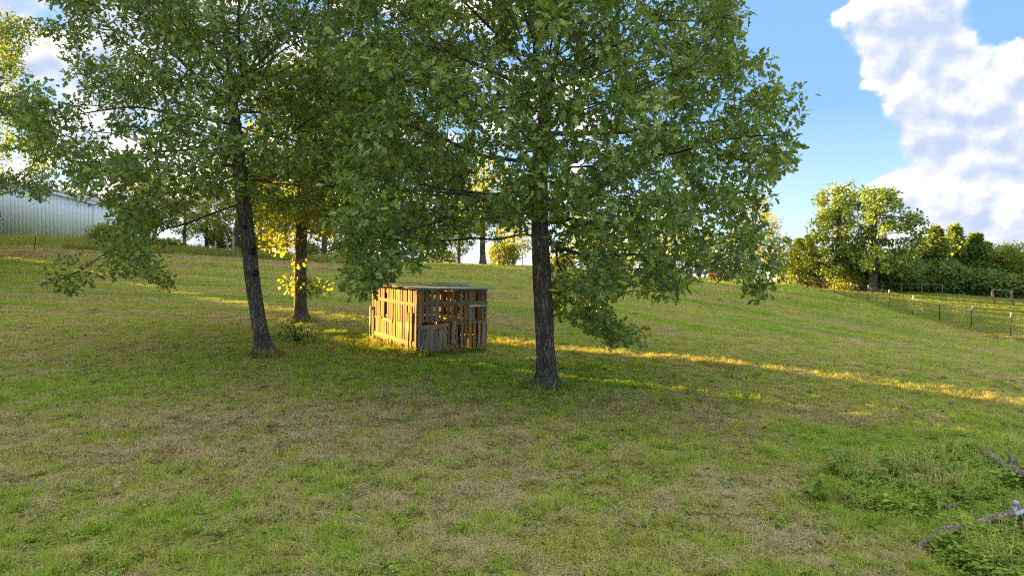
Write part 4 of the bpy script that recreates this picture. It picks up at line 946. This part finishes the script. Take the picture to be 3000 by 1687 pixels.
# ------------------------------------------------------------------ barn on the left
def build_barn():
    d = 75.0; c = P(281, 704, d); a = P(-240, 702, d + 1.0); zb = min(float(zg(c[0], c[1])), float(zg(a[0], a[1]))) - .2
    u = np.array([c[0] - a[0], c[1] - a[1]]); L = float(np.linalg.norm(u)); ang = math.atan2(u[1], u[0])
    root = empty('metal_barn', (a[0], a[1], zb), ang); tag(root, 'pale blue-white ribbed metal barn on the rise at the far left', 'barn')
    He = P(285, 592, d)[2] - zb; slope = .24; apex = L * .5; pw = .445; n = int(L / pw)
    pm = {}
    hgt = lambda x: He + slope * (x if x < apex else L - x)
    for k in range(n):
        x0, x1 = k * pw, (k + 1) * pw; mb = MB(); h0, h1 = hgt(x0), hgt(x1); g = .035
        # panel with a raised rib at its edge
        V = [(x0 + .03, -.02, 0), (x1 - g, -.02, 0), (x1 - g, -.02, h1), (x0 + .03, -.02, h0), (x0, 0.012, 0), (x1, .012, 0), (x1, .012, h1), (x0, .012, h0)]
        mb.add(V, [(0, 1, 2, 3), (5, 4, 7, 6), (4, 0, 3, 7), (1, 5, 6, 2), (3, 2, 6, 7), (4, 5, 1, 0)]); mb.build('wall_panel', M_STEEL, root)
    W2 = 12.0
    mb = MB(); mb.box((L / 2, W2 / 2 + .05, He / 2), (L - .1, W2 - .1, He)); mb.build('wall', M_STEEL, root)
    # gable fill and roof
    mb = MB(); V = [(.05, .03, He - .3), (L - .05, .03, He - .3), (apex, .03, He + slope * apex - .05), (.05, W2, He - .3), (L - .05, W2, He - .3), (apex, W2, He + slope * apex - .05)]
    mb.add(V, [(0, 1, 2), (5, 4, 3), (0, 3, 4, 1), (1, 4, 5, 2), (2, 5, 3, 0)]); mb.build('gable', M_STEEL, root)
    for s in (0, 1):
        x0, x1 = (-.25, apex) if s == 0 else (apex, L + .25); z0, z1 = (He - slope * .25, He + slope * apex) if s == 0 else (He + slope * apex, He - slope * .25)
        V = [(x0, -.25, z0), (x1, -.25, z1), (x1, W2 + .2, z1), (x0, W2 + .2, z0)]; V = V + [(x, y, z + .09) for x, y, z in V]
        mb = MB(); mb.add(V, [(3, 2, 1, 0), (4, 5, 6, 7), (0, 1, 5, 4), (1, 2, 6, 5), (2, 3, 7, 6), (3, 0, 4, 7)]); mb.build('roof', M_ROOFM, root)
        V = [(x0, -.29, z0 - .26), (x1, -.29, z1 - .26), (x1, -.29, z1 + .1), (x0, -.29, z0 + .1)]; V = V + [(x, y + .035, z) for x, y, z in V]
        mb = MB(); mb.add(V, [(3, 2, 1, 0)[::-1], (4, 5, 6, 7)[::-1], (0, 1, 5, 4), (1, 2, 6, 5), (2, 3, 7, 6), (3, 0, 4, 7)]); mb.build('roof_trim', M_TRIM, root)
    mb = MB(); mb.box((L - .12, -.03, He / 2 - .05), (.34, .06, He - .1)); mb.build('corner_trim', M_TRIM, root)
    wx = (P(-16, 628, d)[0] - a[0])
    w = MB(); w.box((wx - .45, -.05, P(0, 630, d)[2] - zb), (1.5, .08, .85)); wo = w.build('window', M_RUSTM, root)
    w = MB(); w.box((wx - .45, -.10, P(0, 641, d)[2] - zb), (1.7, .07, .12)); w.build('sill', M_TRIM, wo)
build_barn()

# ------------------------------------------------------------------ fences, frames and posts
def tpost(mb_parent, p, h, lean=0.0, name='post'):
    mb = MB(); mb.box((0, 0, h / 2 - .1), (.055, .012, h + .2)); mb.box((0, .022, h / 2 - .1), (.012, .045, h + .2))
    for k in range(8): mb.box((0, -.011, .3 + k * .13), (.02, .012, .02))
    o = mb.build(name, M_POST, mb_parent, loc=p, rot=(0, lean, .1)); cp = MB(); cp.tube([(0, 0, h - .23), (0, 0, h + .03)], [.046, .042], 8); cp.build('cap', M_CAP, o); return o
def wire_run(root, pts, heights, rad, name='wire', sag=.02):
    for hgt in heights:
        mb = MB(); path = []
        for a, b in zip(pts[:-1], pts[1:]):
            for t in (0, .25, .5, .75): q = np.array(a) * (1 - t) + np.array(b) * t; q[2] += hgt - sag * 4 * t * (1 - t); path.append(q)
        q = np.array(pts[-1], float); q[2] += hgt; path.append(q); mb.tube(path, rad, 3); mb.build(name, M_WIRE, root)
def netting(root, pts, h, dx, rad):
    for a, b in zip(pts[:-1], pts[1:]):
        mb = MB(); a, b = np.array(a, float), np.array(b, float); n = int(np.linalg.norm(b - a) / dx)
        for k in range(1, n): q = a + (b - a) * k / n; mb.tube([q + [0, 0, .05], q + [0, 0, h]], rad, 3, caps=False)
        for k in range(7): z = np.array([0, 0, .08 + (h - .1) * (k / 6) ** 1.2]); mb.tube([a + z, b + z], rad, 3, caps=False)
        tag(mb.build('netting', M_WIRE, root), kind='stuff')
def fences():
    # right-hand fence of green steel posts with white caps
    tops = [(2963.8, 38.2), (2849.5, 42), (2755.7, 45.6), (2676, 49.2), (2606.7, 52.9), (2545, 56.6), (2492.7, 60.2), (2446, 63.8), (2405, 67.4), (2367, 71.1), (2335, 74.5), (2308, 78.1), (2284, 81.7)]
    root = empty('wire_fence', (28, 38, float(zg(28, 38)))); tag(root, 'wire mesh fence on white-capped green steel posts along the right of the field', 'fence')
    base = np.array(root.location); pts = []
    y = 31.0; first = [(FENCE(34.6), 34.6)]
    for x, y in first + [(FENCE(y), y) for _, y in tops]:
        p = np.array([x, y, float(zg(x, y))]); pts.append(p - base); tpost(root, p - base, 1.42, random.uniform(-.03, .03))
    wire_run(root, pts, (1.3,), .006); netting(root, pts, 1.22, .15, .0014)
    # old rail-and-post fence beyond it
    root = empty('wooden_fence', (31, 80, float(zg(31, 80)))); tag(root, 'old fence of pale wooden posts in the gold grass left of the tall oak pair', 'fence'); base = np.array(root.location); pp = []
    for px, d in ((2240, 86), (2262, 84.5), (2285, 83), (2303, 82), (2331, 81), (2358, 80), (2398, 79), (2428, 79), (2462, 78.5), (2494, 78)):
        q = G(px, 840, d); pp.append(q - base); mb = MB(); mb.tube([q - base - [0, 0, .2], q - base + [0, 0, 1.3 + .2 * random.random()]], [.085, .07], 8, bump=.1); mb.build('post', M_POLE, root)
    wire_run(root, pp, (.5, .9, 1.15), .006)
    # brown rail fence in front of the brush
    root = empty('rail_fence', (40, 74, float(zg(40, 74)))); tag(root, 'thin brown rail along the brush right of the gold-lit trunk', 'fence'); base = np.array(root.location)
    qs = [G(px, 865, d) - base for px, d in ((2585, 73), (2640, 72.5), (2700, 72), (2760, 72))]
    for q in qs: mb = MB(); mb.tube([q - [0, 0, .1], q + [0, 0, 1.15]], [.05, .04], 6); mb.build('post', M_POLE, root)
    mb = MB(); mb.tube([q + [0, 0, 1.05] for q in qs], .035, 5); mb.build('rail', M_VINE, root)
    # post and wire in front of the barn
    root = empty('wire_fence', G(101, 731, 56)); tag(root, 'single dark steel post with white cap and thin wire in front of the pale barn', 'fence'); base = np.array(root.location)
    tpost(root, (0, 0, 0), 1.40, .08); a = G(-350, 731, 56) - base; b = G(420, 742, 58) - base; tpost(root, a, 1.4); tpost(root, b, 1.3)
    wire_run(root, [a, np.zeros(3), b], (1.05, .75), .006)
    # wire netting on the crest
    root = empty('wire_fence', G(1390, 779, 60)); tag(root, 'wire netting on slim posts along the crest left of the big oak trunk', 'fence'); base = np.array(root.location)
    pts = [G(px, 780, 60.3) - base for px in (1180, 1265, 1353, 1438, 1530, 1625)]
    for q in pts: tpost(root, q, 1.25)
    netting(root, pts, 1.1, .12, .0045)
    # grey timber posts with a rail
    root = empty('timber_frame', G(660, 748, 57.5)); tag(root, 'three weathered grey timber posts joined by a low rail left of the leaning trunk', 'frame'); base = np.array(root.location); q = [G(px, 748, 57.5) - base for px in (631, 665, 683)]
    for p, h, r in zip(q, (1.25, 1.45, 1.75), (.07, .06, .10)): mb = MB(); mb.tube([p - [0, 0, .2], p + [0, 0, h]], r, 10, bump=.08); mb.build('post', M_POLE, root)
    mb = MB(); mb.tube([q[0] + [0, -.08, .62], q[2] + [0, -.1, .56]], .045, 6); mb.build('rail', M_POLE, root)
    # vine-wrapped frame at the far right
    root = empty('garden_frame', G(2933, 893, 62)); tag(root, 'old swing-like frame of two vine-wrapped posts and a thin top bar at far right', 'frame'); base = np.array(root.location)
    A, B = G(2906, 893, 62) - base, G(2963, 895, 62) - base; z1 = np.array([0, 0, 1.45])
    for p, dx in ((A, .35), (B, .25)):
        mb = MB(); mb.tube([p + [dx, 0, -.1], p + [dx * .5, 0, .5], p + [0, 0, 1.1], p + z1], [.07, .09, .11, .09], 8, bump=.35); mb.build('post', M_VINE, root, True)
        mb = MB(); mb.tube([p + [-.45, .2, -.1], p + [-.1, 0, .9]], .03, 5); mb.build('brace', M_VINE, root)
    mb = MB(); mb.tube([A + z1, (A + B) / 2 + z1 - [0, 0, .05], B + z1 - [0, 0, .03]], .028, 6); mb.build('bar', M_GALV, root)
    for k in range(5):
        a = random.random() * 6.28; mb = MB(); mb.tube([B + z1, B + z1 + [math.cos(a) * .25 + .2, 0, .1 + .1 * random.random()], B + z1 + [math.cos(a) * .3 + .5, 0, .15 * math.sin(a)]], [.02, .015, .006], 4); mb.build('vine', M_VINE, root)
fences()

# ------------------------------------------------------------------ fallen wood, scrap and weeds at the lower right
def scrap():
    rs = np.random.RandomState(12)
    def at(px, py, d, up=0.0):
        dd = np.arange(6.0, 30, .05); q = np.array([P(px, py, v) for v in dd]); k = int(np.argmax(q[:, 2] - up < zg(q[:, 0], q[:, 1]))); return q[k]
    def log(name, label, pts, rad, stubs, sides=14):
        pts = np.array(pts); b = pts.mean(0); root = empty(name, b); tag(root, label, 'fallen branch' if name == 'fallen_branch' else 'log')
        t = np.linspace(0, 1, len(pts)); tt = np.linspace(0, 1, 46); path = np.stack([np.interp(tt, t, pts[:, k]) for k in range(3)], 1) - b
        path += (vnoise(np.stack([tt * 9, tt * 0 + 1], 1), 5)[:, None] - .5) * np.array([.0, .10, .08]); rr = np.interp(tt, t, rad)
        mb = MB(); mb.tube(path, rr, sides, bump=.16); V = mb.V[0]; cen = np.repeat(path, sides, 0); V += (V - cen) * ((vnoise(V * np.array([3, 9, 9]), 4, 2) - .5) * .45)[:, None]
        mb.build('trunk', M_DEAD, root, True)
        for (k, dv, r) in stubs:
            p = path[int(k * 45)]; dv = np.array(dv); m2 = MB(); m2.tube([p, p + dv * .5 + rs.randn(3) * .02, p + dv], [r, r * .7, r * .2], 7, bump=.2); m2.build('branch_stub', M_DEAD, root, True)
        return root
    log('fallen_log', 'long grey fallen log with patches of bare wood lying in weeds at lower right',
        [at(2668, 1630, 8.1, .0), at(2700, 1600, 8.35, .06), at(2780, 1565, 8.7, .08), at(2870, 1530, 9.1, .14), at(2960, 1508, 9.45, .22), at(3060, 1480, 9.8, .26), at(3160, 1465, 10.1, .25)],
        [.022, .036, .048, .056, .062, .066, .07], [(.25, (.05, .02, .10), .03), (.55, (-.12, .05, .12), .025)])
    log('fallen_branch', 'splintered dead branch with broken stubs slanting in from the right edge',
        [at(2845, 1302, 11.9, .10), at(2880, 1325, 11.8, .16), at(2930, 1352, 11.7, .2), at(2975, 1378, 11.6, .22), at(3040, 1412, 11.5, .22), at(3110, 1446, 11.3, .2)],
        [.018, .040, .048, .062, .075, .085], [(.30, (.04, 0, .16), .03), (.50, (-.03, .02, .26), .035), (.55, (.08, 0, .20), .03), (.55, (-.62, -.15, -.12), .028), (.62, (-.5, -.2, -.18), .02), (.2, (-.2, 0, .02), .012)], 12)
    log('fallen_branch', 'dark half-rotted branch sunk among the weeds in front of the big-leaved plants',
        [at(2545, 1432, 10.1, .02), at(2610, 1462, 9.8, .05), at(2670, 1490, 9.6, .05)], [.02, .035, .02], [(.5, (.12, -.1, .1), .012)], 8)
    log('fallen_branch', 'short crooked dead stick lying in the weeds left of the fallen log',
        [at(2740, 1495, 9.5, .03), at(2780, 1478, 9.6, .10), at(2815, 1492, 9.5, .04)], [.012, .022, .010], [(.5, (.1, -.1, .12), .01)], 7)
    # corrugated sheet
    c = at(3004, 1548, 8.7, .10); root = empty('corrugated_sheet', c); tag(root, 'bent blue-white corrugated metal sheet lying at the right edge under the log', 'metal sheet')
    n = 46; xx = np.linspace(0, 1.1, n); V = []
    for j, y in enumerate((0, .35, .75)):
        for k, x in enumerate(xx): V.append((x - .12, -y, .13 - .16 * y + .018 * math.cos(x / .066 * 6.283) + .07 * math.sin(x * 3)))
    V = V + [(a, b, z - .006) for a, b, z in V]; F_ = []
    for j in (0, 1):
        for k in range(n - 1): a = j * n + k; F_ += [(a, a + n, a + n + 1, a + 1), (a + 3 * n, a + 3 * n + 1, a + 4 * n + 1, a + 4 * n)]
    for k in range(n - 1): F_ += [(k, k + 1, k + 1 + 3 * n, k + 3 * n), (2 * n + k, 5 * n + k, 5 * n + k + 1, 2 * n + k + 1)]
    mb = MB(); mb.add(V, F_); o = mb.build('sheet', M_SHEET, root, True); o.rotation_euler = (0, .1, math.radians(28))
    mb = MB(); mb.tube([(-.12, .0, .17), (.35, .25, .22), (.9, .52, .22)], .03, 8); mb.build('rolled_edge', M_SHEET, root, True)
    # pipe stake
    c = at(2964, 1560, 8.55, 0); root = empty('pipe_stake', c); tag(root, 'short galvanised pipe stake with rounded cap leaning beside the log', 'stake')
    mb = MB(); mb.tube([(0, 0, -.1), (.03, 0, .36)], .024, 12); mb.build('pipe', M_GALV, root, True); mb = MB(); mb.tube([(.03, 0, .345), (.031, 0, .37), (.032, 0, .395), (.033, 0, .405)], [.034, .040, .032, .01], 12); mb.build('cap', M_GALV, root, True)
    # big-leaved plants
    labs = [('tallest big-leaved weed left of the half-rotted branch', 2470, 1400, 10.6, .42), ('bright big-leaved weed with an upright yellow leaf', 2520, 1452, 9.9, .48), ('big-leaved weed just behind the half-rotted branch', 2610, 1410, 10.6, .40),
            ('low big-leaved weed at the left end of the weed patch', 2400, 1462, 9.8, .28), ('big-leaved weed above the crooked stick', 2700, 1462, 9.8, .34), ('spreading big-leaved weed right of the crooked stick', 2790, 1425, 10.5, .28)]
    for lab, px, py, d, h in labs:
        p = at(px, py, d); root = empty('leafy_weed', p); tag(root, lab, 'weed', 'big-leaved weeds in the weed patch'); st = MB(); T = SIMPLE
        Cs = []; A_ = []; Nn = []; Sz = []
        for s_ in range(5):
            a = rs.rand() * 6.28; tipx = np.array([math.cos(a) * .22, math.sin(a) * .22, h * (.6 + .4 * rs.rand())]); st.tube([(0, 0, 0), tipx * .5 + [0, 0, .05], tipx], [.008, .006, .003], 5)
            for q in range(9):
                t = .3 + .7 * q / 8; b_ = rs.rand() * 6.28; Cs.append(tipx * t); ax = np.array([math.cos(b_), math.sin(b_), .15 - .5 * rs.rand()]); ax /= np.linalg.norm(ax); A_.append(ax)
                nv = np.array([rs.randn() * .3, rs.randn() * .3 - .1, 1.0]); nv -= ax * nv.dot(ax); Nn.append(nv / np.linalg.norm(nv)); Sz.append(.13 * (.6 + .7 * rs.rand()))
        st.build('stem', M_WEED2, root)
        for q in range(len(Cs)):
            ax, nv = A_[q], Nn[q]; sd = np.cross(ax, nv); o = link('leaf', WLEAF[q % 3], root); s_ = Sz[q]; c = Cs[q]
            o.matrix_local = Matrix(((sd[0] * s_, ax[0] * s_, nv[0] * s_, c[0]), (sd[1] * s_, ax[1] * s_, nv[1] * s_, c[1]), (sd[2] * s_, ax[2] * s_, nv[2] * s_, c[2]), (0, 0, 0, 1)))
    # low leafy shoots drooping to the grass between the leaning oak and the shed
    b = at(868, 1005, 22.5); root = empty('sapling', b); tag(root, 'straggly leafy sapling near the ground right of the leaning oak trunk', 'sapling')
    st = MB(); ends = []
    for k in range(16):
        a = rs.rand() * 6.28; r_ = .25 + .55 * rs.rand(); e = np.array([math.cos(a) * r_, math.sin(a) * r_ * .6, .15 + .75 * rs.rand()]); st.tube([(0, 0, 0), e * .5 + [0, 0, .18], e], [.014, .008, .004], 4); ends += [e, e * .8 + [0, 0, .06]]
    st.build('stem', M_TWIG, root)
    C, ax, nr = leaf_frames(np.array(ends), np.zeros(3), 7, .16, rs); tag(link('foliage', leaves_mesh('foliage', C, ax, nr, .12 * (.7 + .5 * rs.rand(len(C))), rs.rand(len(C)) * .9, OAK_S, M_LEAF), root), kind='stuff')
M_WEED2 = leaf_mat('broad_weed_leaf', [(0.0, (.14, .22, .04)), (0.5, (.24, .36, .05)), (1.0, (.42, .50, .07))], (.50, .60, .05), .45, .4, .4)
def _wl(t):
    V = np.array([(0, 0, 0), (.20, .2, .05), (.30, .45, .05), (.18, .75, .0), (0, 1, -.12), (-.18, .75, .0), (-.30, .45, .05), (-.20, .2, .05)], float)
    return mesh_np('leaf', V, [0, 1, 2, 3, 4, 4, 5, 6, 7, 0], [5, 5], M_WEED2, False, np.full(8, t))
WLEAF = [_wl(.2), _wl(.55), _wl(.9)]
scrap()
